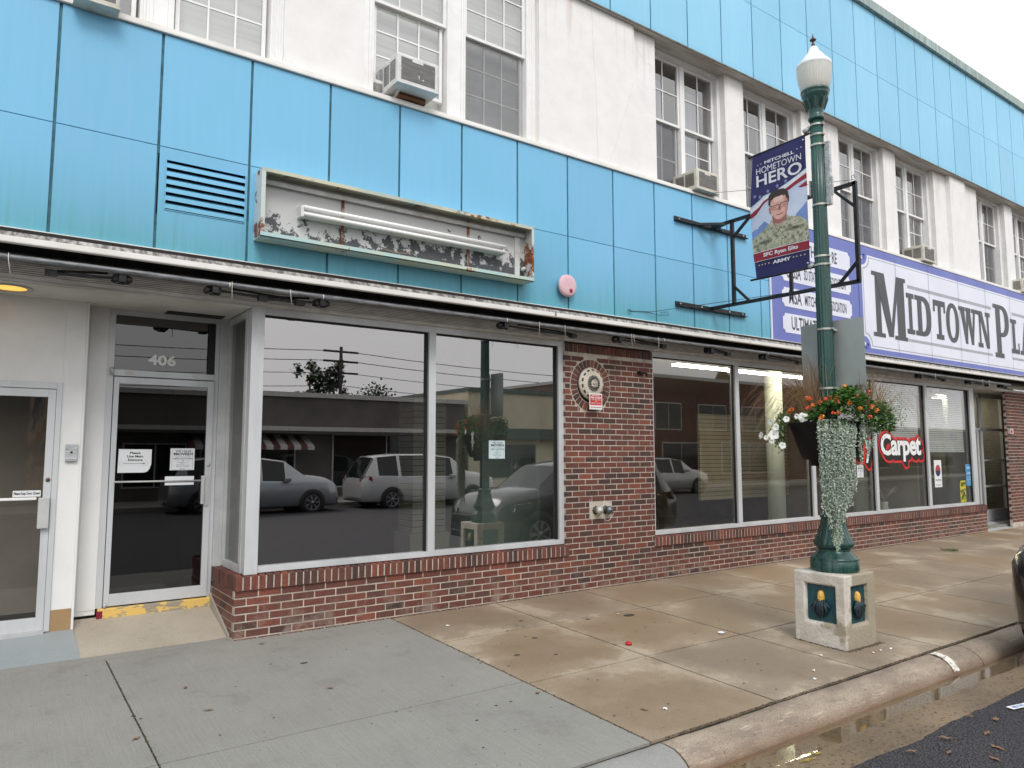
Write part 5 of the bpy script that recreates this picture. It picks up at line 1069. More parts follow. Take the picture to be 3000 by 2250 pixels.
btext('EILTS', .13, .30, .72, .733, glm, .02, .022).build('lettering', glm, BN); btext('U.S. ARMY', .63, .86, .67, .682, glm, .02, .022).build('lettering', glm, BN)
def star(a, f, r_, lay, mat):
    P = []
    for i in range(10): rr = r_ if i % 2 == 0 else r_*.42; P.append((a+rr*sin(2*pi*i/10), f-rr*.46*cos(2*pi*i/10)))
    V = [(6.302-lay, -2.10-.60*p[0], 4.662-1.302*p[1]) for p in P]; return MB().add(V, [tuple(range(10))]).build('star', mat, BN)
stv = pm('star_lilac', lin(140, 138, 186)); gold = pm('star_gold', lin(214, 200, 160))
for a, f in ((.04, .345), (.14, .36), (.30, .335), (.48, .318), (.64, .302)): star(a, f, .042, .018, stv)
for a in (.08, .14, .20, .27, .73, .79, .86, .93): star(a, .90, .018, .016, gold)
for a, f in ((.11, .10), (.17, .097), (.86, .083), (.93, .08)): star(a, f, .014, .010, bwh)
m = MB(); m.tube([(6.31, AY+.05, 4.668), (6.305, -2.055, 4.652)], .011, 8); m.tube([(6.31, AY+.05, 3.352), (6.305, -2.03, 3.360)], .011, 8); m.build('banner_arm', black_st, BN)
m = MB(); m.tube([(6.31, AY+.12, 4.70), (6.32, AY+.06, 4.72)], .026, 8); m.tube([(6.31, AY+.12, 3.36), (6.32, AY+.06, 3.38)], .026, 8); m.build('arm_bracket', galv, BN)
m = MB()
for z in (4.62, 3.40): m.lathe([(.009, -.004), (.009, .004)], (6.29, -2.685, z), 10, None, Matrix.Rotation(R(90), 4, 'Y'))
m.build('grommet', alu, BN)
# ---- back of a traffic sign
SG = thing('sign_plate', (6.45, -2.8, 2.15), 'blank gray backs of parking signs strapped behind the lamp post', 'sign')
sgm = pm('sign_aluminium', lin(166, 172, 171), lin(148, 155, 153), 2, .42, .2)
for ya, yb, xa, xb in ((-2.79, -2.475, 6.44, 6.46), (-2.81, -3.11, 6.44, 6.462)):
    n_ = 8; V = []; r_ = .03
    P = [(0, 0), (1, 0), (1, 1), (0, 1)]; L_ = abs(yb-ya); H_ = .675
    poly = [(0, 0), (L_-r_, 0)]+[(L_-r_+r_*sin(R(a)), r_-r_*cos(R(a))) for a in (30, 60, 90)]+[(L_, H_-r_)]+[(L_-r_+r_*cos(R(a)), H_-r_+r_*sin(R(a))) for a in (30, 60, 90)]+[(0, H_)]
    sg_ = 1 if yb > ya else -1; u = Vector(((xb-xa)/L_, sg_, 0)); MB().prism(poly, u, (0, 0, 1), (1, 0, 0), (xa, ya, 2.16), .003).build('plate', sgm, SG)

sk2 = text_mb('MB-0201', (.205, .29, .03, .055), (6.455, -2.80, 2.16), (0, -1, 0), (0, 0, 1), (-1, 0, 0), .006, .02); sk2.build('stamp', ink, SG)
MB().box(6.40, 6.44, -2.86, -2.74, 2.735, 2.75).box(6.40, 6.44, -2.86, -2.74, 2.18, 2.2).build('strap', alu, SG)

# ============================================================ PLANTER on the post
PL = thing('hanging_planter', (AX, AY, 1.47), 'black pole planter with orange lantana, dry grass and long silver trailing foliage', 'planter')
blkp = pm('black_plastic', lin(18, 18, 22), lin(14, 14, 17), 3, .55, spec=.25)
MB().lathe([(.06, 1.475), (.175, 1.475), (.178, 1.53), (.235, 1.532), (.262, 1.60), (.325, 1.80), (.345, 1.845), (.362, 1.85), (.365, 1.872), (.345, 1.872), (.33, 1.83), (.06, 1.83)], (AX, AY, 0), 48, cap=False).build('pot', blkp, PL)
hx, hy = AX, AY+6.607; hl = math.hypot(hx, hy); TO = Vector((-hx/hl, -hy/hl, 0)); LT = Vector((hy/hl, -hx/hl, 0)); PC = Vector((AX, AY, 0))
pg = lambda a, b: ((a-632)/870, 1.6-((1050+b/2.764)-1326)/315)      # from the photo measurements -> lateral offset, height at the post
rnd = random.Random(5)
def leafq(m, c, d, n_, L_, w_, fold=.25):
    d = d.normalized(); s_ = d.cross(n_).normalized(); n_ = s_.cross(d)
    a = c; b = c+d*L_*.5+s_*w_-n_*fold*w_; e = c+d*L_; f = c+d*L_*.5-s_*w_-n_*fold*w_; g = c+d*L_*.5
    m.add([a, b, e, f, g-n_*0], [(0, 1, 4), (1, 2, 4), (2, 3, 4), (3, 0, 4)])
def leafmat(name, c1, c2, c3, rough=.55, tr=.25):
    t = NT(name); c = t.ramp(t.isl(), [(0, c1), (.5, c2), (1, c3)]); t.fin(c, rough); tl = t.n('BsdfTranslucent'); t.l(c, tl.inputs[0]); ms = t.n('MixShader'); ms.inputs[0].default_value = tr
    t.l(t.b.outputs[0], ms.inputs[1]); t.l(tl.outputs[0], ms.inputs[2]); t.l(ms.outputs[0], t.out.inputs[0]); return t.m
lm_ = leafmat('lantana_leaf', lin(44, 80, 34), lin(72, 116, 50), lin(116, 158, 74)); 
top = lambda s_: 2.02+.20*math.exp(-((s_-.17)/.20)**2)+.06*math.exp(-((s_-.45)/.1)**2)-max(0, -s_-.1)*.35-max(0, s_-.5)*.5
m = MB()
for i in range(6800):
    s_ = rnd.uniform(-.42, .55); tt = rnd.uniform(-.36, .44); 
    if (s_-.03)**2/.25+tt*tt/.17 > 1: continue
    edge_ = math.sqrt((s_-.03)**2/.25+tt*tt/.17); zt = top(s_)*(1-.0)-.10*edge_**2; z = rnd.uniform(max(1.80, zt-.26), zt) if edge_ > .75 else rnd.uniform(zt-.14, zt)
    if s_ < -.05 and z < 1.90: continue
    c = PC+LT*s_+TO*tt+Vector((0, 0, z)); d = Vector((rnd.gauss(0, 1), rnd.gauss(0, 1), rnd.gauss(-.1, .5)))+(LT*s_+TO*tt)*2.5
    if noise.noise(c*8) < -.30: continue
    leafq(m, c, d, Vector((rnd.gauss(0, .3), rnd.gauss(0, .3), 1)), rnd.uniform(.035, .062), rnd.uniform(.011, .019))
tag(m.build('lantana_foliage', lm_, PL), kind='stuff')
om = [pm('flower_orange', lin(236, 104, 36), lin(244, 158, 50), 90, .6), pm('flower_red', lin(226, 74, 54), lin(236, 110, 50), 90, .6), pm('flower_yellow', lin(244, 170, 50), lin(236, 120, 40), 90, .6)]
FL = [(757, 237, 2), (790, 278, 1), (840, 318, 1), (475, 325, 0), (500, 326, 1), (515, 385, 0), (475, 400, 1), (575, 360, 1), (615, 335, 1), (657, 330, 1), (697, 328, 1), (697, 355, 1), (792, 372, 0), (865, 417, 0), (952, 405, 0), (983, 437, 0), (932, 487, 1), (587, 472, 2), (572, 494, 0), (670, 452, 1), (705, 448, 1), (355, 413, 0), (335, 432, 0), (937, 287, 1)]
for a, b, k in FL:
    s_, z = pg(a, b); e_ = math.sqrt(max(.05, 1-(s_-.03)**2/.27)); dep = .44*e_ if b > 340 else (.30 if b > 300 else .12); z = 1.6+(z-1.6)*(1-dep/7.4)
    c = PC+LT*(s_*(1-dep/7.4))+TO*dep+Vector((0, 0, z)); f = MB()
    for q in range(22):
        dd = Vector((rnd.gauss(0, 1), rnd.gauss(0, 1), rnd.gauss(.5, .8))).normalized(); p_ = c+dd*.020; u_ = dd.cross(Vector((0, 0, 1))).normalized()*.0068; v_ = dd.cross(u_).normalized()*.0068
        f.add([p_-u_, p_-v_, p_+u_, p_+v_], [(0, 1, 2, 3)])
    f.build('lantana_blossom', om[k], PL)
whp = pm('petal_white', lin(240, 240, 236), lin(222, 226, 214), 30, .6)
def petunia(c, n_, r_):
    n_ = n_.normalized(); u_ = n_.cross(Vector((0, 0, 1))); u_ = (u_ if u_.length > .1 else Vector((1, 0, 0))).normalized(); v_ = n_.cross(u_); V = [c-n_*.03]; K = 20
    for ring_, (rr, hh) in enumerate(((.25, 0), (.62, .008), (1., .004))):
        for q in range(K):
            a = 2*pi*q/K; w_ = 1+.12*cos(5*a)*(ring_ == 2); V.append(c+(u_*cos(a)+v_*sin(a))*r_*rr*w_+n_*(hh+.006*sin(a*7)*(ring_ == 2)))
    F = [(0, 1+q, 1+(q+1) % K) for q in range(K)]
    for j in range(2): F += [(1+j*K+q, 1+j*K+(q+1) % K, 1+(j+1)*K+(q+1) % K, 1+(j+1)*K+q) for q in range(K)]
    return MB().add(V, F, True).build('petunia_blossom', whp, PL)
for a, b, r_, nx in ((440, 480, .033, 0), (312, 492, .022, 0), (190, 512, .024, -1), (228, 560, .026, -.4), (210, 620, .036, 0), (112, 622, .024, -1.2), (150, 642, .018, -.3), (275, 708, .024, .2), (395, 470, .02, -.6), (195, 672, .018, -.2)):
    s_, z = pg(a, b); dep = .30 if a > 300 else .20; r_ *= 1.3; petunia(PC+LT*s_*(1-dep/7.4)+TO*dep+Vector((0, 0, 1.6+(z-1.6)*(1-dep/7.4))), TO+LT*nx+Vector((0, 0, .2)), r_)
pm_ = leafmat('petunia_leaf', lin(64, 92, 48), lin(96, 128, 70), lin(128, 156, 96)); m = MB()
for i in range(800):
    t_ = rnd.random(); s_ = -.37-.07*sin(t_*2.4)+rnd.gauss(0, .032); z = 1.97-.30*t_+rnd.gauss(0, .03); tt = rnd.uniform(-.12, .14)
    c = PC+LT*s_+TO*tt+Vector((0, 0, z)); leafq(m, c, Vector((rnd.gauss(0, 1), rnd.gauss(0, 1), rnd.gauss(-.4, .6))), Vector((rnd.gauss(0, .5), rnd.gauss(0, .5), 1)), rnd.uniform(.02, .034), .009)
tag(m.build('petunia_foliage', pm_, PL), kind='stuff')
# white airy euphorbia on the right
m = MB(); m2 = MB()
for i in range(2600):
    s_ = rnd.uniform(.22, .62); z = rnd.gauss(1.98-.25*(s_-.4), .085); tt = rnd.uniform(-.3, .28); c = PC+LT*s_+TO*tt+Vector((0, 0, z))
    d = Vector((rnd.gauss(0, 1), rnd.gauss(0, 1), rnd.gauss(0, .6)))
    if rnd.random() < .30: leafq(m2, c, d, Vector((0, 0, 1)), .011, .004)
    else: leafq(m, c, d, Vector((0, 0, 1)), rnd.uniform(.02, .035), .0035)
tag(m.build('euphorbia_foliage', pm_, PL), kind='stuff'); tag(m2.build('euphorbia_flowers', whp, PL), kind='stuff')
# dry grass
gr_m = leafmat('dry_grass', lin(112, 84, 62), lin(150, 116, 84), lin(186, 156, 112)); m = MB()
for i in range(440):
    left = rnd.random() < .68
    if left: s0, hgt, out = rnd.gauss(-.13, .06), rnd.uniform(.22, .62), (rnd.uniform(-.66, -.02) if rnd.random() < .8 else rnd.uniform(-.1, .2))
    else: s0, hgt, out = rnd.gauss(.34, .07), rnd.uniform(.18, .42), rnd.uniform(-.12, .42)
    t0 = rnd.uniform(-.12, .16); to = rnd.uniform(-.25, .3)
    b0 = PC+LT*s0+TO*t0+Vector((0, 0, 1.95)); pts = []; droop = abs(out)*rnd.uniform(.5, 1.5)
    for k in range(8):
        q = k/7; pts.append(b0+LT*out*q**1.15+TO*to*q+Vector((0, 0, hgt*math.sin(min(1.0, q*1.15)*pi*.5)-droop*q**2.4)))
    wd = .0019
    V = []
    for k, p_ in enumerate(pts): w_ = wd*(1-k/8.); V += [p_-LT*w_-TO*w_*.3, p_+LT*w_+TO*w_*.3]
    m.add(V, [(2*k, 2*k+1, 2*k+3, 2*k+2) for k in range(7)])
tag(m.build('dry_grass', gr_m, PL), kind='stuff')
# silver falls
sv_m = leafmat('silver_leaf', lin(128, 146, 130), lin(172, 186, 168), lin(218, 226, 212), .6, .12); m = MB(); st_ = MB()
env = [(-.10, 1.16), (-.07, 1.0), (-.03, .95), (.02, .72), (.05, .74), (.08, .98), (.13, .99), (.18, 1.14), (.22, 1.38), (.27, 1.48), (.33, 1.56), (.37, 1.64)]
def zend(s_):
    for (a, za), (b, zb_) in zip(env, env[1:]):
        if a <= s_ <= b: return za+(zb_-za)*(s_-a)/(b-a)
    return 1.6
for i in range(112):
    s_ = rnd.uniform(-.08, .20) if rnd.random() < .84 else rnd.uniform(.20, .36); ze = zend(s_)+abs(rnd.gauss(0, .13)); zt = 1.885
    if .20 < s_ < .25: continue
    conv = .025; r0 = math.sqrt(max(.01, .385**2-s_**2)); ph = rnd.uniform(0, 6); dp = rnd.uniform(-.06, .05)
    p_ = None; z = zt; pts = []
    while z > ze:
        q = (zt-z)/1.2; ss = s_+(conv-s_)*q*q*.42+.014*math.sin(z*9+ph)+.005*math.sin(z*31+ph); rr = r0+dp-.02*q+.008*math.cos(z*17+ph)
        if z > 1.80: rr -= (z-1.80)*.8
        c = PC+LT*ss+TO*rr+Vector((0, 0, z)); pts.append(c)
        for k in range(2):
            a = rnd.uniform(0, 2*pi); cc = c+LT*.012*cos(a)+TO*(.006+.010*sin(a)); nn = (TO*rnd.uniform(.3, 1)+LT*rnd.gauss(0, .5)+Vector((0, 0, rnd.uniform(0, 1.1)))).normalized()
            u_ = nn.cross(Vector((0, 0, 1))).normalized(); v_ = nn.cross(u_); r2 = rnd.uniform(.006, .0098)*(1-.3*q)
            m.add([cc+u_*r2*cos(b)+v_*r2*sin(b)+nn*.003*cos(2*b) for b in [i_*pi/3 for i_ in range(6)]], [(0, 1, 2, 3, 4, 5)])
        z -= .0135
    if len(pts) > 2: st_.tube(pts[::3]+[pts[-1]], .0014, 3, False)
tag(m.build('silver_foliage', sv_m, PL), kind='stuff'); tag(st_.build('silver_stems', pm('silver_stem', lin(170, 180, 156)), PL), kind='stuff')
MB().lathe([(.0005, 1.83), (.33, 1.835)], (AX, AY, 0), 24, cap=False).build('soil', pm('soil', lin(60, 48, 38)), PL)

# ============================================================ LITTER on the ground
LG = 'fallen leaves on the asphalt and sidewalk'
lfm = leafmat('dead_leaf', lin(96, 72, 54), lin(128, 98, 74), lin(158, 130, 100), .8, .1)
def ground_leaf(x, y, r_, label, mat=lfm, z=None):
    z = (gz(y) if y > -3.43 else -.1925) if z is None else z; a = rnd.uniform(0, 6.28); m = MB(); u_ = Vector((cos(a), sin(a), 0)); v_ = Vector((-sin(a), cos(a), 0)); c = Vector((x, y, z+.004)); V = []
    for i in range(12):
        b = 2*pi*i/12; rr = r_*rnd.uniform(.62, 1.05)*(1.3 if i in (0, 6) else .66); V.append(c+u_*rr*cos(b)+v_*rr*sin(b)*.75+Vector((0, 0, .006*abs(sin(b*1.5)))))
    m.add(V+[c+Vector((0, 0, .004))], [(i, (i+1) % 12, 12) for i in range(12)]); return tag(m.build('fallen_leaf', mat, loc=c), label, 'leaf', LG)
LL = [(5.0, -4.30, .045), (5.30, -4.42, .04), (4.62, -4.28, .04), (4.78, -4.42, .032), (5.62, -4.35, .045), (5.75, -4.52, .035), (5.1, -4.55, .05), (4.9, -4.62, .04), (5.45, -4.68, .05), (4.45, -4.55, .035), (5.9, -4.75, .045), (4.3, -4.42, .03), (5.2, -4.80, .04), (5.0, -4.92, .04), (6.15, -4.5, .03), (5.55, -4.22, .03)]
for x, y, r_ in LL: ground_leaf(x, y, r_, 'dry brown leaf lying on the dark asphalt beyond the puddle')
for x, y, lb in ((3.62, -3.05, 'brown leaf on the tan sidewalk near the curb'), (3.22, -2.42, 'brown curled leaf on the joint between gray and tan sidewalk'), (2.05, -1.55, 'small brown leaf in the middle of the gray slab'), (.80, -1.75, 'tan leaf lying across the first gray joint'), (1.22, -1.0, 'dark twiglike leaf on the gray slab near the brick corner'), (1.98, -.22, 'reddish leaf close to the brick wall base'), (1.25, -1.52, 'small dark leaf in front of the ramp')): ground_leaf(x, y, .03, lb)
ground_leaf(.33, -1.95, .03, 'yellow green leaf at the bottom left of the gray sidewalk', pm('green_leaf', lin(170, 178, 60)))
rc = thing('bottle_cap', (4.608, -1.904, gz(-1.904)), 'crushed red bottle cap on the tan sidewalk', 'bottle cap')
MB().lathe([(.026, 0), (.027, .018), (.020, .026), (.0005, .024)], (4.608, -1.904, gz(-1.904)+.001), 16, lambda th, i, z: 1+.06*cos(th*8)).build('cap', pm('cap_red', lin(196, 24, 38), None, 3, .4), rc)
def scrap(x, y, r_, label):
    z = gz(y)+.004; V = [(x+r_*rnd.uniform(.5, 1.1)*cos(a), y+r_*rnd.uniform(.4, .9)*sin(a), z+rnd.uniform(0, .012)) for a in [2*pi*i/8 for i in range(8)]]
    return tag(MB().add(V+[(x, y, z+.01)], [(i, (i+1) % 8, 8) for i in range(8)]).build('paper_scrap', paper, loc=(x, y, z)), label, 'litter', 'white paper scraps on the sidewalk')
scrap(5.60, -2.10, .045, 'largest white paper scrap, at a sidewalk joint left of the pedestal'); scrap(3.74, -3.12, .022, 'white paper scrap beside the brown leaf near the curb')
for x, y in ((5.75, -3.0), (6.2, -3.2), (6.32, -3.2), (5.32, -3.2), (5.15, -3.32), (6.45, -3.22)): scrap(x, y, .017, 'tiny white scrap on the sidewalk by the pedestal or curb')
for x, y in ((5.28, -1.07), (3.6, -.55), (9.6, -.8)): scrap(x, y, .022, 'small white scrap farther back on the tan slabs')
tk = thing('receipt_strip', (6.05, -4.3, -.192), 'white and blue printed paper strip on the asphalt at the right edge', 'paper')
a_ = R(-12); M_ = Matrix.Translation((5.93, -4.34, -.1885)) @ Matrix.Rotation(a_, 4, 'Z'); MB().box(0, .30, 0, .055, 0, .001, M_).build('sheet', paper, tk)
tb = text_mb('NLY FO', (.03, .16, .012, .042), (0, 0, 0), (1, 0, 0), (0, 1, 0), (0, 0, 1), .002, .04); tb.v = [tuple(M_ @ Vector(p)) for p in tb.v]; tb.build('printing', pm('print_blue', lin(40, 100, 190)), tk)
gt_ = MB()  # loose grit, its dark colour also standing in for contact shade at bases
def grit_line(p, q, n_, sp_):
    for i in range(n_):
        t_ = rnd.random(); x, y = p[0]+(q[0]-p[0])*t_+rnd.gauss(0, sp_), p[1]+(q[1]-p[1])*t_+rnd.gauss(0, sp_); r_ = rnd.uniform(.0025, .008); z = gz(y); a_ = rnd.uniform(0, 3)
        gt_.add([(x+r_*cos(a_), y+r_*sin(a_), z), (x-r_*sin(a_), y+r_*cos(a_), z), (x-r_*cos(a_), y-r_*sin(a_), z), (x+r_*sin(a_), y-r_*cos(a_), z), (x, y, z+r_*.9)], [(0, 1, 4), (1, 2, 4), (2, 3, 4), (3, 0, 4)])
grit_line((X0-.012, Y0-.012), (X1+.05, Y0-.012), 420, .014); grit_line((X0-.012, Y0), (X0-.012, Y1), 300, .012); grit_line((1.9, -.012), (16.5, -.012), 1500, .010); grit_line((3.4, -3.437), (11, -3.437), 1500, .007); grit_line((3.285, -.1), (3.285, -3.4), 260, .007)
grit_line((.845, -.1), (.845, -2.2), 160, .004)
tag(gt_.build('grit_and_shade', pm('grit_shade_dark', lin(66, 56, 46), lin(104, 92, 78), 40, .95)), kind='stuff')
wd_ = MB()
for i in range(120):
    a = rnd.uniform(0, 6.28); leafq(wd_, Vector((13.07+rnd.gauss(0, .07), -.83+rnd.gauss(0, .06), gz(-.8))), Vector((cos(a), sin(a), .7)), Vector((0, 0, 1)), .05, .006)
tag(wd_.build('weed_tuft', pm('weed', lin(92, 106, 50)), loc=(13.07, -.83, gz(-.8))), 'small green weed growing in a sidewalk joint', 'weed')
sp = MB()
for i in range(90):
    x, y = rnd.uniform(-.6, 7.5), rnd.uniform(-3.35, -.15); r_ = rnd.uniform(.004, .011); z = gz(y)+.0012
    sp.add([(x+r_*1.2*cos(a), y+r_*sin(a), z+.03*r_*sin(a)) for a in [2*pi*k/7 for k in range(7)]], [tuple(range(7))])
for x, y, r_ in ((5.36, -1.15, .07), (4.9, -1.05, .028), (4.05, -1.3, .03), (3.62, -1.62, .028), (3.9, -1.78, .022), (4.3, -.75, .025), (2.1, -.9, .03)):
    z = gz(y)+.0016; sp.add([(x+r_*cos(a), y+r_*.6*sin(a), z+.03*r_*.6*sin(a)) for a in [2*pi*k/14 for k in range(14)]], [tuple(range(14))])
tag(sp.build('gum_spots', pm('gum', lin(62, 58, 54), None, 9, .8)), kind='stuff')
MB_rb = thing('fire_box', (17.95, -.05, 1.99), 'small white and red alarm box on the far brick pier', 'alarm box'); MB().box(17.86, 18.02, -.05, 0, 1.99, 2.10).build('case', pm('case', lin(206, 200, 196)), MB_rb); MB().box(17.88, 17.97, -.052, -.05, 2.01, 2.07).build('label_plate', MC['sign_red'], MB_rb)
# ============================================================ CARS
carg = NT('car_window'); carg.fin(lin(26, 30, 32), .04); cgl = carg.m
hl_m = NT('headlight_glass'); hl_m.fin(lin(196, 202, 206), .08, .3); hl_m = hl_m.m
rim_m = pm('alloy_rim', lin(176, 178, 182), None, 5, .3, .7); dkp = pm('car_trim', lin(26, 26, 28), None, 6, .5); tail_m = NT('tail_light'); tail_m.fin(lin(150, 20, 24), .1); tail_m = tail_m.m
def paintm(name, c, metal=.3):
    t = NT(name); t.fin(c, .25, metal); t.b.inputs['Coat Weight'].default_value = 1; t.b.inputs['Coat Roughness'].default_value = .04; return t.m
def car(loc, rot, label, paint, L=4.7, Wd=.93, H=1.68, van=False, detail=False):
    t = thing('parked_car', loc, label, 'car', 'cars parked along the street')
    q = L/4.8; hh = H/1.68
    st = [(-2.40, .42, .74, .80, .76, .66, 'b'), (-2.37, .26, .90, .98, .86, .74, 'w'), (-1.98, .24, 1.06, 1.58, .91, .66, 'b'), (-1.88, .22, 1.06, 1.63, .925, .66, 'g'), (-1.22, .22, 1.04, 1.69, .93, .67, 'b'), (-1.12, .22, 1.03, 1.69, .93, .67, 'g'),
          (-.18, .22, 1.02, 1.69, .93, .67, 'b'), (-.08, .22, 1.02, 1.69, .93, .67, 'g'), (.62, .22, 1.0, 1.60, .93, .66, 'b'), (.72, .22, 1.0, 1.57, .93, .66, 'w'), (1.30, .22, 1.02, 1.16, .93, .76, 'b'), (1.6, .22, 1.01, 1.14, .93, .76, 'b'), (1.95, .22, .98, 1.09, .92, .74, 'b'), (2.2, .22, .92, 1.0, .88, .70, 'b'), (2.34, .22, .78, .84, .80, .64, 'b'), (2.41, .30, .52, .58, .70, .52, 'b')]
    if van: st = [(a if a < .5 else a+.12, b, c_+.02, d+(.06 if d > 1.3 else 0), e, f, g) for a, b, c_, d, e, f, g in st]
    V = []; K = 9
    for x, zb, zs, zr, w, wt, g in st:
        w *= Wd/.93; wt *= Wd/.93; zs *= hh; zr *= hh; zb_ = zb
        for y, z in ((0, zb_), (w*.86, zb_), (w*.97, zb_+.07), (w, (zb_+zs)*.5), (w*.985, zs*.93), (w*.95, zs), (wt, zr-.035), (wt*.82, zr+.01), (0, zr+.03)): V.append((x*q, y, z))
    n = len(st); body, gls = [], []
    for i in range(n-1):
        for j in range(K-1):
            f = (i*K+j, i*K+j+1, (i+1)*K+j+1, (i+1)*K+j); tg = st[i][6]
            (gls if (tg == 'g' and j == 5) or (tg == 'w' and j in (6, 7)) else body).append(f)
    def emit(F, name, mat, lift=0.):
        m = MB()
        for sg in (1, -1): m.add([(v[0], v[1]*sg, v[2]) for v in V], F, name == 'body')
        if name == 'body':
            for sg in (1, -1):
                m.add([(v[0], v[1]*sg, v[2]) for v in V[:K]], [tuple(range(K))]); m.add([(v[0], v[1]*sg, v[2]) for v in V[-K:]], [tuple(range(K))])
        m.v = [tuple(Vector(loc)+Vector(p)) for p in m.v]; return m
    emit(body, 'body', paint).build('body', paint, t); emit(gls, 'window', cgl).build('window', cgl, t)
    o = Vector(loc)
    for x in (-1.45*q, 1.48*q):
        for sg in (1, -1):
            c = o+Vector((x, sg*(Wd-.08), .34)); My = Matrix.Rotation(R(90*sg), 4, 'X').inverted()
            a = MB(); a.lathe([(.0005, -.06), (.41, -.06), (.41, .088), (.0005, .090)], c, 28, None, My); a.build('wheel_arch', dkp, t)
            w = MB(); w.lathe([(.22, -.12), (.32, -.12), (.34, -.10), (.34, .085), (.325, .105), (.24, .11), (.235, .08)], c, 32, None, My, cap=False); wo = w.build('wheel', tyre, t)
            r_ = MB(); r_.lathe([(.238, .10), (.225, .108), (.215, .07)], c, 32, None, My, cap=False)
            for k in range(7):
                b = 2*pi*k/7
                for dd in (-.09, .09): r_.bar(c+My.to_3x3() @ Vector((.04*cos(b), .04*sin(b), .098)), c+My.to_3x3() @ Vector((.225*cos(b+dd), .225*sin(b+dd), .098)), .022, .02, (0, 1, 0))
            r_.lathe([(.0005, .112), (.05, .11), (.055, .09)], c, 16, None, My, cap=False); r_.build('rim', rim_m, wo)
    for sg in (1, -1):
        h = MB(); h.add([tuple(o+Vector((x*q, sg*y, z*hh))) for x, y, z in ((2.40, .50, .70), (2.30, .80, .66), (2.02, .905, .80), (2.02, .885, .88), (2.26, .74, .82), (2.37, .50, .79))], [(0, 1, 2, 3, 4, 5)]); h.build('headlight', hl_m, t)
        k = MB(); k.ball(o+Vector((2.33*q, sg*.70, .46)), .055, 8, (.6, 1, 1)); k.build('fog_light', hl_m, t)
        k = MB(); k.add([tuple(o+Vector((x*q, sg*y, z*hh))) for x, y, z in ((-2.42, .62, .90), (-2.30, .86, .86), (-2.1, .935, .92), (-2.12, .92, 1.06), (-2.32, .83, 1.06), (-2.40, .62, .98))], [(0, 1, 2, 3, 4, 5)]); k.build('tail_light', tail_m, t)
        k = MB(); k.box(.55*q, .75*q, sg*(Wd-.02) if sg > 0 else -Wd-.16, Wd+.16 if sg > 0 else -(Wd-.02), 1.0, 1.13); k.v = [tuple(o+Vector(p)) for p in k.v]; k.build('mirror', paint, t, bevel=.03)
    k = MB(); k.box(2.30*q, 2.42*q+.02, -.60, .60, .50, .66); k.box(2.25*q, 2.43*q, -.66, .66, .24, .36); k.v = [tuple(o+Vector(p)) for p in k.v]; k.build('grille', dkp, t, bevel=.02)
    k = MB(); k.box(2.43*q+.012, 2.43*q+.022, -.26, .26, .36, .50); k.v = [tuple(o+Vector(p)) for p in k.v]; k.build('licence_plate', pm('plate_white', lin(200, 204, 210)), t)
    t.rotation_euler = (0, 0, R(rot)); return t
car((9.57, -4.67, -.195), 180, 'black car with round fog lamp parked at the curb, cut off by the right edge', paintm('black_paint', lin(18, 18, 21), .2), 4.6, .92, 1.62)
car((6.85, -17.3+.93-.0, -.27), 0, 'silver gray car across the street, reflected in the first shop window', paintm('silver_paint', lin(172, 176, 180), .5), 4.75, .94, 1.70)
car((12.6, -16.4, -.27), 0, 'white van across the street, reflected around the window mullion', paintm('white_paint', lin(200, 200, 198), .05), 5.15, .97, 1.74, True)
car((24.9, -16.4, -.27), 0, 'pale gray car farther up the far curb, reflected beside the brick pier', paintm('pearl_paint', lin(205, 203, 196), .3), 4.7, .92, 1.60)
# ============================================================ FAR SIDE OF THE STREET
BY = -21.0
def shop(name, x0, x1, h, label, mat, trimc, wins, cat='building', depth=12):
    t = thing(name, ((x0+x1)/2, BY, -.12), label, cat); MB().box(x0, x1, BY-depth, BY, -.2, h).build('wall', mat, t)
    MB().box(x0-.05, x1+.05, BY-depth, BY+.12, h, h+.18).build('parapet', trimc, t)
    for a, b, c, d in wins:
        m = MB(); m.box(a-.06, b+.06, BY, BY+.04, c-.06, d+.06); w = m.build('window', trimc, t); MB().box(a, (a+b)/2-.03, BY+.04, BY+.05, c, d).box((a+b)/2+.03, b, BY+.04, BY+.05, c, d).build('glass', cgl, w)
    return t
dkwall = pm('dark_render', lin(104, 98, 94), lin(86, 82, 78), 1, .9); crm = pm('cream_render', lin(214, 204, 178), lin(200, 190, 164), 1, .9); dgr = pm('green_cornice', lin(84, 96, 90)); lgt = pm('light_trim', lin(190, 188, 184))
g = shop('gray_shop', 3.2, 17.3, 3.75, 'low gray shop with a striped awning across the street', dkwall, lgt, [(4.0, 6.0, .4, 1.9), (6.6, 9.6, .5, 1.9), (11.2, 15.8, .3, 2.3)])
MB().box(3.2, 17.3, BY, BY+1.0, 2.42, 2.58).build('canopy', lgt, g); MB().box(3.2, 17.3, BY, BY+.95, 2.33, 2.415).build('canopy_underside', dkwall, g)
m = MB(); m2 = MB()
for i in range(16):
    a = 5.9+i*.26; (m if i % 2 else m2).add([(a, BY+.05, 2.28), (a+.26, BY+.05, 2.28), (a+.26, BY+1.0, 1.86), (a, BY+1.0, 1.86), (a+.26, BY+1.0, 1.72), (a, BY+1.0, 1.72)], [(0, 1, 2, 3), (3, 2, 4, 5)])
m.build('awning', lgt, g); m2.build('awning_stripe', pm('awning_dark', lin(96, 66, 60)), g)
g = shop('cream_shop', 17.5, 27.3, 4.35, 'cream shop with a dark green cornice across the street', crm, dgr, [(18.6, 21.2, .5, 1.9), (22.5, 26, .5, 1.9)])
MB().box(17.5, 27.3, BY, BY+.5, 2.2, 2.7).build('fascia', dgr, g)
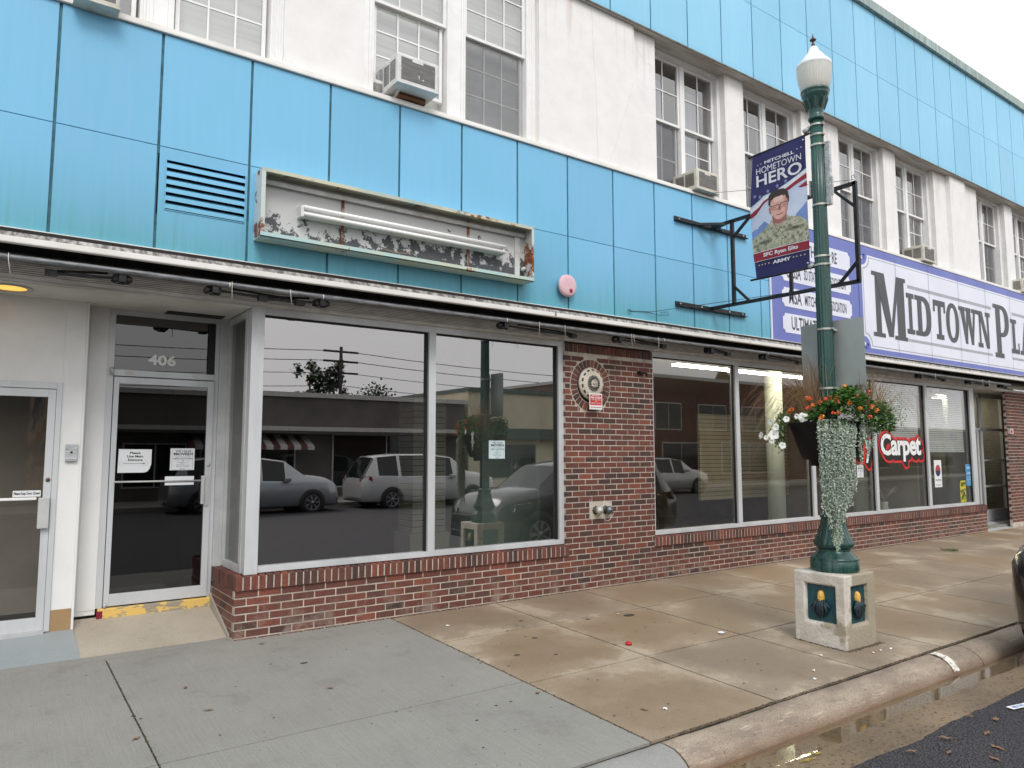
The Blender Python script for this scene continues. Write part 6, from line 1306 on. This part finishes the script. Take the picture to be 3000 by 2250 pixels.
dkb = NT('far_brick'); _b = dkb.n('TexBrick'); _b.inputs['Scale'].default_value = 4; _b.inputs['Color1'].default_value = lin(96, 52, 44); _b.inputs['Color2'].default_value = lin(78, 44, 38); _b.inputs['Mortar'].default_value = lin(120, 104, 96); _mp = dkb.n('Mapping'); _mp.inputs['Rotation'].default_value = (R(90), 0, 0); dkb.l(dkb.n('NewGeometry').outputs['Position'], _mp.inputs[0]); dkb.l(_mp.outputs[0], _b.inputs[0]); dkb_m = dkb.fin(_b.outputs[0], .9)
g = shop('brick_building', 27.5, 46, 5.7, 'dark brick building with a small peaked parapet across the street', dkb_m, lgt, [(29.5, 31.5, 2.9, 4.3), (33, 35.4, 2.9, 4.3), (37, 39.4, 2.9, 4.3), (30, 33, .4, 2.1), (35, 40, .4, 2.1)])
MB().prism([(34.6, 5.88), (36.0, 5.88), (35.3, 6.9)], FX, FZ, FN, (0, BY, 0), .1).build('peak', dkb_m, g)
g = shop('tan_building', 74, 104, 6.5, 'tan building far along the opposite side', pm('tan_render', lin(214, 180, 120), None, 1, .9), lgt, [(76, 79, 4, 5.6), (82, 85, 4, 5.6), (88, 91, 4, 5.6), (76, 84, .5, 3)], depth=3)
g = shop('low_dark_shop', 46.3, 73.5, 3.3, 'low dark shop between the brick and tan buildings', dkwall, lgt, [(48, 54, .5, 2.4), (56, 64, .5, 2.4)])
g = shop('mural_building', -9, 3.0, 3.9, 'dark building with a colourful painted wall across from the entrance', pm('mural_ground', lin(98, 96, 92), None, 1, .9), dkwall, [(-7, -4, .5, 2.2)])
mu = NT('mural_paint'); _v = mu.pos((1.3, 1, .35)); mu_m = mu.fin(mu.ramp(mu.noise(_v, 2.4, 4, .6), [(.34, lin(40, 84, 130)), (.42, lin(60, 120, 70)), (.50, lin(150, 78, 44)), (.56, lin(196, 170, 140)), (.62, lin(48, 60, 90))]), .8)
MB().box(1.1, 2.8, BY, BY+.02, .0, 3.6).build('mural', mu_m, g)
# trees, utility poles and wires behind
fol = leafmat('far_foliage', lin(34, 52, 30), lin(50, 70, 40), lin(66, 88, 50)); bark = pm('bark', lin(86, 74, 62), None, 8, .9)
def tree(x, y, h, r_, label, col_=False, n_=1500):
    t = thing('tree', (x, y, -.5), label, 'tree', 'trees behind the opposite shops'); k = MB(); k.tube([(x, y, -.5), (x+.1, y, h*.45), (x, y, h*.8)], [.2, .14, .05], 8)
    for i in range(7):
        a = 2*pi*i/7; k.tube([(x, y, h*.35+.08*i*h*.5), (x+r_*.6*cos(a), y+r_*.6*sin(a), h*.62+.05*i)], [.07, .02], 5)
    k.build('trunk', bark, t); m = MB(); cl = []
    for i in range(16): a = rnd.uniform(0, 6.28); rr = r_*rnd.uniform(.1, .8); cl.append(Vector((x+rr*cos(a), y+rr*sin(a), h*(rnd.uniform(.42, .95) if col_ else rnd.uniform(.5, .92)))))
    for i in range(n_):
        c = rnd.choice(cl); d = Vector((rnd.gauss(0, 1), rnd.gauss(0, 1), rnd.gauss(0, 1.4 if col_ else .8))).normalized(); p_ = c+d*rnd.random()**.6*r_*(.35 if col_ else .5)
        leafq(m, p_, Vector((rnd.gauss(0, 1), rnd.gauss(0, 1), rnd.gauss(0, 1))), Vector((0, 0, 1)), .22, .09)
    m.build('crown', fol, t); return t
tree(15.3, -35, 7.2, 1.1, 'narrow tree left of the utility pole behind the gray shop', True); tree(17.0, -35.6, 7.4, 1.0, 'narrow tree right behind the utility pole', True); tree(20.2, -38, 6.0, 2.0, 'small round tree to the right of the utility pole')
tree(-4, -30, 8.5, 3.5, 'broad dark tree behind the mural building', n_=2600); tree(3.0, -33, 8, 3, 'dark tree between the mural building and the gray shop', n_=2200)
wood = pm('pole_wood', lin(72, 62, 54), None, 5, .9)
def upole(x, y, h, label):
    t = thing('utility_pole', (x, y, -.5), label, 'utility pole', 'utility poles behind the opposite shops'); MB().tube([(x, y, -.5), (x, y, h)], [.15, .10], 8).build('pole', wood, t)
    for z in (h-.3, h-.9, h-1.6): MB().bar((x-1.1, y, z), (x+1.1, y, z), .1, .12).build('crossarm', wood, t)
    return t
upole(17.2, -35, 8.0, 'utility pole with three crossarms seen above the gray shop'); upole(52, -35, 8, 'far utility pole beyond the brick building'); upole(-20, -35, 8, 'utility pole to the left beyond the entrance')
for i, (z, o_) in enumerate(((7.75, -1), (7.75, 1), (7.15, -1), (7.15, 1), (6.4, 0), (5.6, 0))):
    pts = []
    for a, b in ((-20, 17.2), (17.2, 52)):
        pts += [(a+(b-a)*k/8, -35+.05*i, z-.9*4*(k/8)*(1-k/8)*.6) for k in range(9)]
    tag(MB().tube(pts, .018, 4).build('overhead_wire', wm), 'dark overhead line strung between the utility poles', 'wire', 'overhead wires between the utility poles')
